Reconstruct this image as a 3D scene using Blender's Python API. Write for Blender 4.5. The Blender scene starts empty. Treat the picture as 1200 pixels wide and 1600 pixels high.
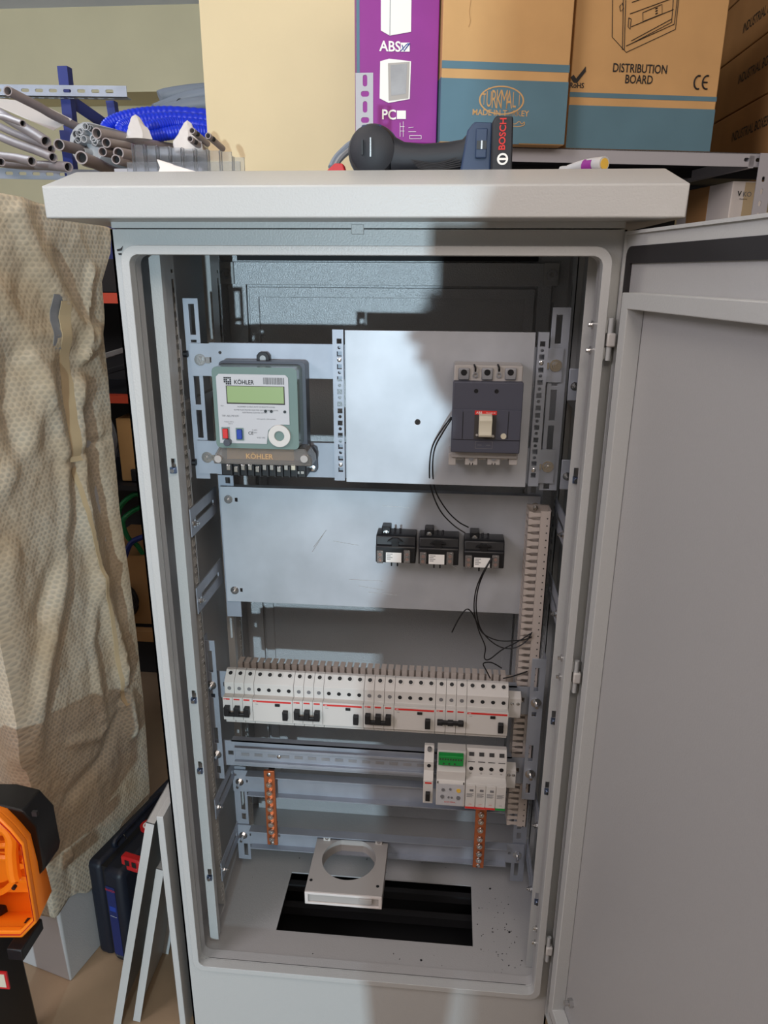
import bpy, bmesh, math, random
from mathutils import Vector as V, Matrix, noise
from mathutils.geometry import tessellate_polygon
random.seed(4)
S = bpy.context.scene
COL = S.collection
# ---------------------------------------------------------------- camera
CAM = V((0.1159, -0.9623, 1.1935)); YAW, PIT, ROL, FPX = 0.0881, 0.3190, 0.0058, 1130.38
cy, sy, cp, sp = math.cos(YAW), math.sin(YAW), math.cos(PIT), math.sin(PIT)
FW = V((-sy*cp, cy*cp, -sp)); R0 = V((cy, sy, 0)); U0 = R0.cross(FW)
RT = R0*math.cos(ROL) + U0*math.sin(ROL); UP = U0*math.cos(ROL) - R0*math.sin(ROL)
cam = bpy.data.cameras.new('camera'); co = bpy.data.objects.new('camera', cam); COL.objects.link(co)
co.matrix_world = Matrix.Translation(CAM) @ Matrix((RT, UP, -FW)).transposed().to_4x4()
cam.sensor_fit = 'VERTICAL'; cam.sensor_height = 36; cam.lens = FPX/1600*36; cam.clip_start = .02
S.camera = co
# ---------------------------------------------------------------- light
S.view_settings.view_transform = 'Standard'; S.view_settings.look = 'None'
S.view_settings.gamma = 1; S.view_settings.use_curve_mapping = False
S.view_settings.exposure = 0.0
def lamp(name, kind, loc, target, energy, size, color, sizey=None, spread=None):
    l = bpy.data.lights.new(name, kind); l.energy = energy; l.color = color
    if kind == 'AREA':
        l.size = size
        if sizey: l.shape = 'RECTANGLE'; l.size_y = sizey
        if spread: l.spread = spread
    o = bpy.data.objects.new(name, l); COL.objects.link(o); o.location = loc
    o.rotation_euler = (V(target)-V(loc)).to_track_quat('-Z', 'Y').to_euler()
    return o
W = bpy.data.worlds.new('world'); S.world = W; W.use_nodes = True
W.node_tree.nodes['Background'].inputs[0].default_value = (.60, .56, .545, 1)
W.node_tree.nodes['Background'].inputs[1].default_value = 0.38
lamp('daylight_from_doorway', 'AREA', (.04, -6.6, .90), (0, .1, .75), 225, .10, (.68, .88, 1.0))
lamp('ceiling_lamp_front', 'AREA', (1.7, -1.25, 2.3), (.2, .4, 1.1), 13, 1.2, (1, .82, .68))
lamp('ceiling_lamp_back', 'AREA', (-.5, -.2, 2.3), (-.3, 1.2, 1.4), 9, .6, (1, .90, .76))
bl = lamp('ceiling_fill_left', 'POINT', (-1.6, 1.2, 1.95), (0, 0, 0), 16, .3, (.86, .92, 1)); bl.data.shadow_soft_size = .15  # added fill that brightens the ceiling and far walls, no known bulb
lamp('ceiling_lamp_middle', 'AREA', (.35, -1.75, 2.35), (.2, 0, .7), 18, .9, (1, .87, .78))
lamp('door_fill_left', 'AREA', (-1.9, -1.9, 2.35), (.3, .1, .6), 30, .9, (1, .92, .98))  # added fill for the inner face of the door, no known lamp
# ---------------------------------------------------------------- pixel rays of the photograph -> points on real planes
def ray(px, py): return FW + RT*((px-600)/FPX) - UP*((py-800)/FPX)
def P(px, py, y): d = ray(px, py); return CAM + d*((y-CAM.y)/d.y)
def PZ(px, py, z): d = ray(px, py); return CAM + d*((z-CAM.z)/d.z)
def PX(px, py, x): d = ray(px, py); return CAM + d*((x-CAM.x)/d.x)
def PL(px, py, o, n): d = ray(px, py); n = V(n); return CAM + d*((V(o)-CAM).dot(n)/d.dot(n))
X3, Y3, Z3 = V((1,0,0)), V((0,1,0)), V((0,0,1))
# ---------------------------------------------------------------- materials
def srgb(r, g, b):
    f = lambda c: ((c/255+.055)/1.055)**2.4 if c > 10 else c/255/12.92
    return (f(r), f(g), f(b), 1)
M = {}
def mat(name, col, rough=.5, metal=0, bump=0, bscale=200, var=0, vscale=8, trans=0, coat=0, ior=1.45, alpha=1, detail=3):
    m = bpy.data.materials.new(name); m.use_nodes = True; nt = m.node_tree; N = nt.nodes; L = nt.links
    b = N['Principled BSDF']; b.inputs['Base Color'].default_value = col; b.inputs['Roughness'].default_value = rough
    b.inputs['Metallic'].default_value = metal; b.inputs['IOR'].default_value = ior
    b.inputs['Transmission Weight'].default_value = trans; b.inputs['Coat Weight'].default_value = coat
    b.inputs['Alpha'].default_value = alpha
    tc = N.new('ShaderNodeTexCoord')
    if bump:
        n = N.new('ShaderNodeTexNoise'); n.inputs['Scale'].default_value = bscale; n.inputs['Detail'].default_value = detail
        bm = N.new('ShaderNodeBump'); bm.inputs['Strength'].default_value = bump; bm.inputs['Distance'].default_value = .001
        L.new(tc.outputs['Object'], n.inputs['Vector']); L.new(n.outputs['Fac'], bm.inputs['Height']); L.new(bm.outputs['Normal'], b.inputs['Normal'])
    if var:
        n = N.new('ShaderNodeTexNoise'); n.inputs['Scale'].default_value = vscale; n.inputs['Detail'].default_value = 6
        r = N.new('ShaderNodeValToRGB'); r.color_ramp.elements[0].position = .3; r.color_ramp.elements[1].position = .7
        r.color_ramp.elements[0].color = tuple(c*(1-var) for c in col[:3])+(1,); r.color_ramp.elements[1].color = tuple(min(1, c*(1+var)) for c in col[:3])+(1,)
        L.new(tc.outputs['Object'], n.inputs['Vector']); L.new(n.outputs['Fac'], r.inputs['Fac']); L.new(r.outputs['Color'], b.inputs['Base Color'])
    M[name] = m; return m
mat('paint', srgb(184,186,185), .36, 0, .35, 420)
mat('paint_in', srgb(172,172,172), .42, 0, .35, 420)
mat('paint_back', srgb(188,190,192), .34, .3, 1.0, 480)
mat('zinc', srgb(160,166,176), .5, .5, .05, 90, .12, 14)
mat('zinc_plate', srgb(182,186,192), .5, .5, .06, 60, .14, 9)
mat('zinc_dull', srgb(150,152,156), .5, .6, .05, 90, .15, 25)
mat('steel', srgb(205,205,205), .22, 1)
mat('bluezinc', srgb(120,135,165), .25, .9)
mat('black', srgb(22,23,26), .4)
mat('rubber', srgb(34,32,34), .6)
mat('device_white', srgb(202,199,194), .42)
mat('device_grey', srgb(168,164,160), .45)
mat('mccb_grey', srgb(72,74,86), .5, 0, .1, 600)
mat('handle_cream', srgb(200,195,175), .45)
mat('red', srgb(196,44,42), .45)
mat('green', srgb(20,140,60), .4)
mat('copper', srgb(196,112,72), .35, .7, .05, 80, .15, 30)
mat('duct', srgb(186,176,168), .55)
mat('duct_dark', srgb(60,57,55), .7)
mat('wire', srgb(14,14,15), .4)
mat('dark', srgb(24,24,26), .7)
mat('white_print', srgb(240,240,236), .6)
mat('black_print', srgb(28,26,28), .6)
mat('grey_print', srgb(110,110,112), .6)
mat('red_print', srgb(205,48,44), .6)
mat('meter_face', srgb(184,185,188), .4)
mat('meter_case', srgb(108,130,126), .25, 0, 0, 1, 0, 1, 0, .5)
mat('meter_back', srgb(70,74,84), .35)
mat('lcd', srgb(142,165,116), .3)
mat('clear', srgb(228,232,238), .06, 0, 0, 1, 0, 1, .93)
mat('smoke_clear', srgb(200,195,190), .1, 0, 0, 1, 0, 1, .75)
mat('blue_print', srgb(30,60,150), .5)
mat('sticker_blue', srgb(26,38,92), .5)
mat('orange', srgb(243,128,22), .38, 0, .03, 300)
mat('navy', srgb(17,23,36), .5, 0, .2, 300)
mat('case_red', srgb(180,28,34), .4)
mat('purple', srgb(140,42,140), .5, 0, .03, 60, .06, 12)
mat('card', srgb(200,158,106), .75, 0, .08, 150, .06, 10)
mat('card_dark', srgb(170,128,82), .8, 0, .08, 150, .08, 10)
mat('teal_print', srgb(88,122,138), .7, 0, .05, 150, .05, 12)
mat('wall_paint', srgb(222,204,166), .85, 0, .3, 60, .04, 3)
mat('wall_far', srgb(206,196,164), .9, 0, .2, 40, .05, 3)
mat('ceiling_paint', srgb(208,214,228), .9, 0, .2, 40, .05, 2)
mat('floor_tile', srgb(160,138,112), .55, 0, .15, 60, .08, 10)
mat('shelf_grey', srgb(165,165,172), .5)
mat('rack_blue', srgb(34,48,120), .45)
mat('rack_red', srgb(190,70,45), .5)
mat('pipe', srgb(150,140,140), .5, 0, .03, 80, .08, 20)
mat('pipe_in', srgb(40,38,40), .7)
mat('hose_grey', srgb(120,128,140), .5)
mat('hose_blue', srgb(18,50,205), .35)
mat('plastic_film', srgb(225,228,232), .3, 0, .6, 30, 0, 1, .35)
mat('white_box', srgb(214,208,204), .6)
mat('tool_blue', srgb(38,56,84), .5, 0, .1, 300)
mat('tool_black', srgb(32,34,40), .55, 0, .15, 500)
mat('green_cable', srgb(20,120,70), .4)
mat('skin', srgb(190,140,112), .6); mat('shirt', srgb(84,82,88), .85, 0, .3, 200); mat('hair', srgb(30,24,20), .8); mat('jeans', srgb(52,60,80), .85)
mat('tape_brown', srgb(186,166,132), .4, 0, .2, 60)
mat('yellow', srgb(222,180,70), .5)
mat('cable_red', srgb(178,40,44), .5)
# bubble wrap: two interleaved lattices of round bubbles over a cream foil, in metres on the uv map
def bubble_mat():
    m = bpy.data.materials.new('bubble_wrap'); m.use_nodes = True; nt = m.node_tree; N = nt.nodes; L = nt.links
    b = N['Principled BSDF']; b.inputs['Roughness'].default_value = .3
    uv = N.new('ShaderNodeUVMap')
    a = .0092; h = a*math.sqrt(3)
    outs = []
    for off in ((0, 0), (.5, .5)):
        mp = N.new('ShaderNodeVectorMath'); mp.operation = 'MULTIPLY_ADD'; mp.inputs[1].default_value = (1/a, 1/h, 0); mp.inputs[2].default_value = (off[0], off[1], 0)
        fr = N.new('ShaderNodeVectorMath'); fr.operation = 'FRACTION'
        sb = N.new('ShaderNodeVectorMath'); sb.operation = 'SUBTRACT'; sb.inputs[1].default_value = (.5, .5, 0)
        sc = N.new('ShaderNodeVectorMath'); sc.operation = 'MULTIPLY'; sc.inputs[1].default_value = (1, math.sqrt(3), 0)
        ln = N.new('ShaderNodeVectorMath'); ln.operation = 'LENGTH'
        L.new(uv.outputs[0], mp.inputs[0]); L.new(mp.outputs[0], fr.inputs[0]); L.new(fr.outputs[0], sb.inputs[0]); L.new(sb.outputs[0], sc.inputs[0]); L.new(sc.outputs[0], ln.inputs[0])
        outs.append(ln.outputs['Value'])
    mn = N.new('ShaderNodeMath'); mn.operation = 'MINIMUM'; L.new(outs[0], mn.inputs[0]); L.new(outs[1], mn.inputs[1])
    r = N.new('ShaderNodeValToRGB'); e = r.color_ramp.elements
    e[0].position = .26; e[0].color = srgb(166,160,146); e[1].position = .46; e[1].color = srgb(190,180,160)
    L.new(mn.outputs[0], r.inputs[0])
    no = N.new('ShaderNodeTexNoise'); no.inputs['Scale'].default_value = 5; no.inputs['Detail'].default_value = 4
    L.new(uv.outputs[0], no.inputs['Vector'])
    r2 = N.new('ShaderNodeValToRGB'); r2.color_ramp.elements[0].position = .4; r2.color_ramp.elements[1].position = .62
    mx = N.new('ShaderNodeMix'); mx.data_type = 'RGBA'; mx.inputs[7].default_value = srgb(176,152,118)
    L.new(no.outputs['Fac'], r2.inputs[0]); mm = N.new('ShaderNodeMath'); mm.operation = 'MULTIPLY'; mm.inputs[1].default_value = .55
    L.new(r2.outputs[0], mm.inputs[0]); L.new(mm.outputs[0], mx.inputs[0]); L.new(r.outputs[0], mx.inputs[6]); L.new(mx.outputs[2], b.inputs['Base Color'])
    bp = N.new('ShaderNodeBump'); bp.inputs['Strength'].default_value = .5; bp.inputs['Distance'].default_value = .002; bp.invert = True
    rb = N.new('ShaderNodeMath'); rb.operation = 'MINIMUM'; rb.inputs[1].default_value = .45; L.new(mn.outputs[0], rb.inputs[0])
    L.new(rb.outputs[0], bp.inputs['Height']); 
    n2 = N.new('ShaderNodeTexNoise'); n2.inputs['Scale'].default_value = 28; n2.inputs['Detail'].default_value = 5; n2.inputs['Distortion'].default_value = .6
    L.new(uv.outputs[0], n2.inputs['Vector'])
    b2 = N.new('ShaderNodeBump'); b2.inputs['Strength'].default_value = .35; b2.inputs['Distance'].default_value = .01
    L.new(n2.outputs['Fac'], b2.inputs['Height']); L.new(bp.outputs[0], b2.inputs['Normal']); L.new(b2.outputs[0], b.inputs['Normal'])
    M['bubble'] = m
bubble_mat()
# ---------------------------------------------------------------- mesh builder
class MB:
    def __init__(s): s.v = []; s.f = []
    def box(s, x0, x1, y0, y1, z0, z1):
        if x0 > x1: x0, x1 = x1, x0
        if y0 > y1: y0, y1 = y1, y0
        if z0 > z1: z0, z1 = z1, z0
        return s.hexa([(x0,y0,z0),(x1,y0,z0),(x1,y1,z0),(x0,y1,z0),(x0,y0,z1),(x1,y0,z1),(x1,y1,z1),(x0,y1,z1)])
    def hexa(s, c):
        n = len(s.v); s.v += [tuple(p) for p in c]
        for f in ((0,3,2,1),(4,5,6,7),(0,1,5,4),(1,2,6,5),(2,3,7,6),(3,0,4,7)): s.f.append(tuple(n+i for i in f))
        return s
    def slab(s, quad, N, t):   # quad of 4 points, thickened along N by t
        N = V(N)*t; q = [V(p) for p in quad]; return s.hexa([*q, *[p+N for p in q]])
    def obox(s, o, A, B, C):   # box from corner o with edge vectors
        o, A, B, C = V(o), V(A), V(B), V(C); return s.hexa([o, o+A, o+A+B, o+B, o+C, o+A+C, o+A+B+C, o+B+C])
    def cyl(s, p0, p1, r, n=16, r1=None, cap=True):
        p0, p1 = V(p0), V(p1); d = (p1-p0).normalized(); a = d.orthogonal().normalized(); b = d.cross(a); r1 = r if r1 is None else r1
        k = len(s.v)
        for p, q in ((p0, r), (p1, r1)):
            for i in range(n):
                t = 2*math.pi*i/n; s.v.append(tuple(p + a*math.cos(t)*q + b*math.sin(t)*q))
        for i in range(n): j = (i+1) % n; s.f.append((k+i, k+j, k+n+j, k+n+i))
        if cap: s.f.append(tuple(k+i for i in range(n-1, -1, -1))); s.f.append(tuple(k+n+i for i in range(n)))
        return s
    def ring(s, p0, p1, ro, ri, n=24):
        p0, p1 = V(p0), V(p1); d = (p1-p0).normalized(); a = d.orthogonal().normalized(); b = d.cross(a); k = len(s.v)
        for p, q in ((p0, ro), (p0, ri), (p1, ro), (p1, ri)):
            for i in range(n):
                t = 2*math.pi*i/n; s.v.append(tuple(p + a*math.cos(t)*q + b*math.sin(t)*q))
        for i in range(n):
            j = (i+1) % n
            s.f += [(k+i, k+n+i, k+n+j, k+j), (k+i, k+j, k+2*n+j, k+2*n+i), (k+n+i, k+3*n+i, k+3*n+j, k+n+j), (k+2*n+i, k+2*n+j, k+3*n+j, k+3*n+i)]
        return s
    def tube(s, pts, r, n=8, sub=6, closed=False):
        pts = [V(p) for p in pts]
        if len(pts) > 2 and sub > 1:
            q = []; m = len(pts)
            for i in range(m-1):
                p0 = pts[max(i-1, 0)]; p1 = pts[i]; p2 = pts[i+1]; p3 = pts[min(i+2, m-1)]
                for j in range(sub):
                    t = j/sub; q.append(.5*((2*p1)+(p2-p0)*t+(2*p0-5*p1+4*p2-p3)*t*t+(3*p1-p0-3*p2+p3)*t**3))
            q.append(pts[-1]); pts = q
        k = len(s.v); a = None; m = len(pts); rr = r if callable(r) else (lambda t: r)
        for i, p in enumerate(pts):
            d = (pts[min(i+1, m-1)]-pts[max(i-1, 0)]).normalized()
            a = d.orthogonal().normalized() if a is None else (a-d*a.dot(d)).normalized()
            b = d.cross(a); q = rr(i/(m-1))
            for j in range(n):
                t = 2*math.pi*j/n; s.v.append(tuple(p+a*math.cos(t)*q+b*math.sin(t)*q))
        for i in range(m-1):
            for j in range(n): l = (j+1) % n; s.f.append((k+i*n+j, k+i*n+l, k+(i+1)*n+l, k+(i+1)*n+j))
        s.f.append(tuple(k+j for j in range(n-1, -1, -1))); s.f.append(tuple(k+(m-1)*n+j for j in range(n)))
        return s
    def plate(s, outer, holes, t, o, U, W_, Nn=None):   # flat sheet in the plane (U, W_) with holes, thickness t along U x W_
        o, U, W_ = V(o), V(U), V(W_); N = (U.cross(W_)).normalized() if Nn is None else V(Nn)
        loops = [outer]+list(holes); tri = tessellate_polygon([[V((a, b, 0)) for a, b in l] for l in loops])
        flat = [p for l in loops for p in l]; k = len(s.v); n = len(flat)
        for w in (0, t):
            for a, b in flat: s.v.append(tuple(o+U*a+W_*b+N*w))
        for a, b, c in tri: s.f.append((k+a, k+b, k+c)); s.f.append((k+n+c, k+n+b, k+n+a))
        q = 0
        for l in loops:
            m = len(l)
            for i in range(m): j = (i+1) % m; s.f.append((k+q+i, k+q+j, k+n+q+j, k+n+q+i))
            q += m
        return s
    def prism(s, prof, o, U, W_, N, t): return s.plate(prof, [], t, o, U, W_, N)
    def lathe(s, prof, o, axis, n=24):   # prof: (radius, height)
        o, d = V(o), V(axis).normalized(); a = d.orthogonal().normalized(); b = d.cross(a); k = len(s.v); m = len(prof)
        for r, h in prof:
            for i in range(n): t = 2*math.pi*i/n; s.v.append(tuple(o+d*h+a*math.cos(t)*r+b*math.sin(t)*r))
        for j in range(m-1):
            for i in range(n): l = (i+1) % n; s.f.append((k+j*n+i, k+j*n+l, k+(j+1)*n+l, k+(j+1)*n+i))
        s.f.append(tuple(k+i for i in range(n-1, -1, -1))); s.f.append(tuple(k+(m-1)*n+i for i in range(n)))
        return s
def wl(o):
    p = V((0,0,0))
    while o: p += o.location; o = o.parent
    return p
def build(name, mb, m, parent=None, bevel=0, label=None, kind=None, smooth=True, seg=2):
    me = bpy.data.meshes.new(name); off = wl(parent)
    me.from_pydata([(a-off.x, b-off.y, c-off.z) for a, b, c in mb.v], [], mb.f)
    bm = bmesh.new(); bm.from_mesh(me); bmesh.ops.recalc_face_normals(bm, faces=bm.faces); bm.to_mesh(me); bm.free()
    me.materials.append(M[m])
    if smooth:
        me.polygons.foreach_set('use_smooth', [True]*len(me.polygons)); me.set_sharp_from_angle(angle=math.radians(35))
    o = bpy.data.objects.new(name, me); COL.objects.link(o); o.parent = parent
    if bevel:
        md = o.modifiers.new('bevel', 'BEVEL'); md.width = bevel; md.segments = seg; md.limit_method = 'ANGLE'; md.angle_limit = math.radians(40)
        md.harden_normals = False
    if label: o['label'] = label
    if kind: o['kind'] = kind
    return o
def tag(o, label, cat, group=None, kind=None):
    o['label'] = label; o['category'] = cat
    if group: o['group'] = group
    if kind: o['kind'] = kind
    return o
def thing(name, loc, label, cat, group=None):
    o = bpy.data.objects.new(name, None); COL.objects.link(o); o.location = loc; o.empty_display_size = .02
    return tag(o, label, cat, group)
def copy_tree(o, parent=None):
    c = o.copy(); COL.objects.link(c); c.parent = parent
    for ch in list(o.children): copy_tree(ch, c)
    return c
def text(name, s, m, o, U, W_, h, parent, align='CENTER', bold=0, ext=.0002, sx=1.0, shear=0):
    c = bpy.data.curves.new(name, 'FONT'); c.body = s; c.size = 1; c.align_x = align; c.align_y = 'CENTER'; c.offset = bold; c.shear = shear; c.resolution_u = 3
    t = bpy.data.objects.new(name, c); COL.objects.link(t); dg = bpy.context.evaluated_depsgraph_get()
    me = bpy.data.meshes.new_from_object(t.evaluated_get(dg)); bpy.data.objects.remove(t)
    U, W_ = V(U).normalized(), V(W_).normalized(); N = U.cross(W_).normalized(); o = V(o)
    k = h/.7; mb = MB(); vs = [v.co for v in me.vertices]; n = len(vs)
    mb.v = [tuple(o+U*p.x*k*sx+W_*p.y*k+N*ext) for p in vs]
    mb.f = [tuple(p.vertices) for p in me.polygons]
    bpy.data.meshes.remove(me)
    ob = build(name, mb, m, parent, smooth=False)
    return ob
def rect(x0, x1, z0, z1): return [(x0, z0), (x1, z0), (x1, z1), (x0, z1)]
def circ(x, z, r, n=12): return [(x+r*math.cos(2*math.pi*i/n), z+r*math.sin(2*math.pi*i/n)) for i in range(n)]
def rrect(x0, x1, z0, z1, r, n=5):
    o = []
    for cx, cz, a in ((x1-r, z1-r, 0), (x0+r, z1-r, 90), (x0+r, z0+r, 180), (x1-r, z0+r, 270)):
        for i in range(n+1): t = math.radians(a+90*i/n); o.append((cx+r*math.cos(t), cz+r*math.sin(t)))
    return o
def bolt(parent, p, d=(0,-1,0), r=.006, stud=.008, name='bolt', m='steel'):
    p, d = V(p), V(d).normalized(); mb = MB()
    mb.cyl(p, p+d*.0015, r*1.35, 20); mb.cyl(p+d*.0015, p+d*.006, r*.85, 6)
    if stud: mb.cyl(p+d*.006, p+d*(.006+stud), r*.45, 10)
    return build(name, mb, m, parent)
def screw(parent, p, d=(0,-1,0), r=.004, name='screw', m='steel'):
    p, d = V(p), V(d).normalized(); a = d.orthogonal().normalized(); b = d.cross(a); mb = MB()
    mb.lathe([(r, 0), (r, r*.4), (r*.7, r*.6), (r*.3, r*.6), (r*.25, r*.25)], p, d, 14)
    return build(name, mb, m, parent)
# ================================================================ SETTING
GZ = -.175
mb = MB(); mb.plate(rect(-4, 3, -8, 4), [rect(-.30, .30, .03, .40)], -.04, (0,0,GZ), X3, Y3, Z3)
fl = MB().box(-4, 3, -8, 4, GZ-.05, GZ)
floor = build("floor", fl, 'floor_tile', kind='structure'); floor['label'] = 'tan tiled workshop floor'
cz = P(150, 43, 3.2).z
def struct(name, mb, m, label=None):
    o = build(name, mb, m, kind='structure')
    if label: o['label'] = label
    return o
struct('ceiling', MB().box(-4, 3, -1.2, 4, cz, cz+.05), 'ceiling_paint', 'pale blue-grey ceiling')
struct('wall_back', MB().box(-4, 3, 3.2, 3.3, GZ, cz), 'wall_far', 'dull khaki painted back wall')
bzz = P(250, 143, 2.9).z
struct('trim_1', MB().box(-4, 3, 2.9, 3.2, bzz, cz), 'wall_far', 'khaki concrete beam under the ceiling')
pl = P(319, 130, 1.05).x; prt = P(742, 250, 1.05).x
struct('wall_right', MB().box(pl, prt, 1.05, 2.2, GZ, cz), 'wall_paint', 'warm cream painted pillar wall')
struct('wall_light_blocker', MB().box(.11, 4, -3.1, -3, GZ, 2.4), 'wall_paint', 'added cream wall behind the photographer, blocking the doorway light on the right')  # unseen wall added to keep the doorway light off the right side
struct('trim_2', MB().box(prt, 3, 2.15, 2.25, GZ, cz), 'wall_far', 'wall in the dark behind the grey shelves')
# ================================================================ CABINET
HX, LX, ZT, ZL = .325, .297, 1.245, .008
DEP = .42
cab = thing('electrical_cabinet', (0, 0, GZ), 'tall light grey sheet steel electrical cabinet standing open with wide hood', 'cabinet')
# body shell
mb = MB()
mb.box(-HX, -HX+.003, 0, DEP, GZ, ZT); build('side_panel', mb, 'paint_in', cab)
mb = MB(); mb.box(HX-.003, HX, 0, DEP, GZ, ZT); build('side_panel', mb, 'paint_in', cab)
mb = MB(); mb.plate(rect(-HX, HX, GZ, ZT), [rrect(-LX-.0, LX, ZL, 1.2143, .012)], .003, (0,0,0), X3, Z3, Y3)
ff = build('front_frame', mb, 'paint', cab)
# raised gutter lip around the opening
mb = MB(); o_ = rrect(-LX-.011, LX+.011, ZL-.011, 1.2143+.011, .02, 6); i_ = rrect(-LX, LX, ZL, 1.2143, .012, 6)
mb.plate(o_, [i_], -.016, (0, .0, 0), X3, Z3, Y3)
build('opening_lip', mb, 'paint', cab, bevel=.003)
mb = MB(); i2 = rrect(-LX-.0015, LX+.0015, ZL-.0015, 1.2143+.0015, .012, 6); mb.plate(i2, [i_], .018, (0, .002, 0), X3, Z3, Y3)
build('opening_return', mb, 'paint_in', cab)
# floor pan with cable entry
mb = MB(); mb.plate(rect(-HX+.003, HX-.003, .003, DEP), [rect(-.1785, .1955, .078, .220)], -.003, (0,0,0), X3, Y3, Z3)
build('floor_pan', mb, 'paint_in', cab)
mb = MB(); mb.box(-.30, .30, .02, .03, GZ+.001, -.004); mb.box(-.30, .30, .40, .41, GZ+.001, -.004); mb.box(-.30, -.29, .03, .40, GZ+.001, -.004); mb.box(.29, .30, .03, .40, GZ+.001, -.004)
mb.box(-.29, .29, .03, .40, GZ+.001, GZ+.006)
build('plinth_interior', mb, 'dark', cab)
mb = MB(); mb.box(-.22, .22, .17, .185, -.06, -.04); mb.box(-.22, .22, .2, .212, -.03, -.012); build('plinth_rail', mb, 'dark', cab)
# roof and hood
mb = MB(); mb.box(-HX+.003, HX-.003, 0.003, DEP, ZT-.004, ZT); build('roof_panel', mb, 'paint_in', cab)
mb = MB(); mb.box(-.322, .322, -.002, DEP, ZT+.0015, 1.2545); build('roof_spacer', mb, 'paint', cab)
mb = MB(); mb.box(-.012, .004, -.003, .002, ZT-.006, ZT+.006); build('frame_tab', mb, 'paint', cab, bevel=.001)
hx, hy0, hy1, hb, ht, hp = .3725, -.068, .47, 1.2536, 1.2888, 1.3124
k = len(mb.v); mb = MB()
x1, xf = hx, .387
pts = [(-x1,hy0,hb),(x1,hy0,hb),(x1,hy1,hb),(-x1,hy1,hb),(-x1-.0005,hy0,ht),(x1+.0005,hy0,ht),(x1,hy1,ht),(-x1,hy1,ht),(-.352,.0,hp),(.352,.0,hp),(.352,hy1-.06,hp),(-.352,hy1-.06,hp)]
hw = abs(P(83,269,0).x); hw2 = P(1067,263,0).x
pts[8] = (-.362, .0, hp); pts[9] = (.362, 0, hp); pts[10] = (.362, hy1-.06, hp); pts[11] = (-.362, hy1-.06, hp)
mb.v = pts; mb.f = [(0,1,5,4),(1,2,6,5),(2,3,7,6),(3,0,4,7),(4,5,9,8),(5,6,10,9),(6,7,11,10),(7,4,8,11),(8,9,10,11),(0,3,2,1)]
build('hood', mb, 'paint', cab, bevel=.002)
# small black logo mark at the frame corner
c = P(188, 392, -.001); mb = MB()
mb.prism([(-.0045,.002),(.001,.003),(.004,.006),(.002,.0005),(-.004,-.0005)], c, X3, Z3, -Y3, .0004)
mb.prism([(-.003,-.003),(.0015,-.0025),(.001,-.005),(-.0025,-.005)], c, X3, Z3, -Y3, .0004)
build('maker_mark', mb, 'black_print', cab)
# back wall with embossed frames
BY = .402
mb = MB(); mb.box(-HX+.003, HX-.003, BY+.010, BY+.013, 0, ZT-.004); build('back_panel', mb, 'paint_back', cab)
mb = MB(); mb.plate(rect(-.296, .292, .0, 1.212), [rect(-.262, .268, .045, 1.172)], .004, (0, BY, 0), X3, Z3, Y3); build('back_frame', mb, 'paint_back', cab, bevel=.001)
mb = MB(); mb.plate(rect(-.258, .264, .049, 1.168), [rect(-.240, .246, .07, 1.150)], .004, (0, BY+.004, 0), X3, Z3, Y3); build('back_inner_frame', mb, 'paint_back', cab, bevel=.001)
mb = MB(); mb.box(-.275, .265, BY-.003, BY, 1.214, 1.2405); build('top_gap', mb, 'dark', cab)
for x, zz in ((-.295, 1.1905), (.2895, 1.1915)):
    s_ = 1 if x < 0 else -1
    mb = MB(); mb.box(x-.013, x+.013, BY-.006, BY-.003, zz-.018, zz+.021); t_ = build('corner_tab', mb, 'paint', cab, bevel=.002)
    mb = MB(); mb.ring((x, BY-.0062, zz), (x, BY-.0085, zz), .0095, .004, 20); build('washer', mb, 'steel', t_)
# front posts (painted strips behind the lip) with square slots and cage nuts
LSL = [(272,730),(302,1090),(310,1200),(324,1367)]; RSL = [(892,745),(862,1122),(852,1232),(840,1405)]
for side, x0, x1_, sl in ((0, -.2955, -.2796, LSL), (1, .2895, .3075, RSL)):
    hs = []; pts_ = []
    for px, py in sl:
        p = P(px, py, .043); cx = (x0+x1_)/2 + (0 if side else .002)
        hs.append(rect(cx-.0035, cx+.0035, p.z, p.z+.013)); pts_.append((cx, p.z-.004))
    mb = MB(); mb.plate(rect(x0, x1_, .002, 1.235), hs, .0015, (0, .0435, 0), X3, Z3, Y3)
    if side: mb.box(x1_-.0015, x1_, .02, .0435, .002, 1.235)
    else: mb.box(x1_-.0015, x1_, .045, .056, .01, 1.235)
    po = build('corner_post', mb, 'paint', cab)
    for cx, z in pts_:
        mb = MB(); mb.box(cx-.0045, cx+.0045, .0385, .0435, z-.0045, z+.0045); nb = build('cage_nut', mb, 'bluezinc', po)
        mb = MB(); mb.lathe([(.003,0),(.003,.003),(.001,.003)], (cx, .0385, z), (0,-1,0), 12); build('nut_bore', mb, 'steel', nb)
# perforated depth rails on the side walls (front and rear, both sides)
for sx, x in ((-1, -.2840), (1, .312)):
    for y0, y1 in ((.058, .1015), (.266, .314)):
        hs = []; z = .05; i = 0
        while z < 1.2:
            hgt = .012 if i % 2 == 0 else .005
            hs.append([(y1-.014, z), (y1-.006, z), (y1-.006, z+hgt), (y1-.014, z+hgt)]); z += hgt+.008; i += 1
        mb = MB(); mb.plate([(y0, .03), (y1, .03), (y1, 1.23), (y0, 1.23)], hs, .0015, (x, 0, 0), Y3, Z3, X3)
        mb.box(x, x-sx*.012 if False else x+sx*.012, y0, y0+.0015, .03, 1.23); mb.box(x, x+sx*.012, y1-.0015, y1, .03, 1.23)
        build('perforated_rail', mb, 'paint', cab)
    mb = MB(); mb.box(x+sx*.002, x+sx*.012, .1015, .266, .99, 1.002); build('side_cross_rail', mb, 'paint_in', cab)
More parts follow.
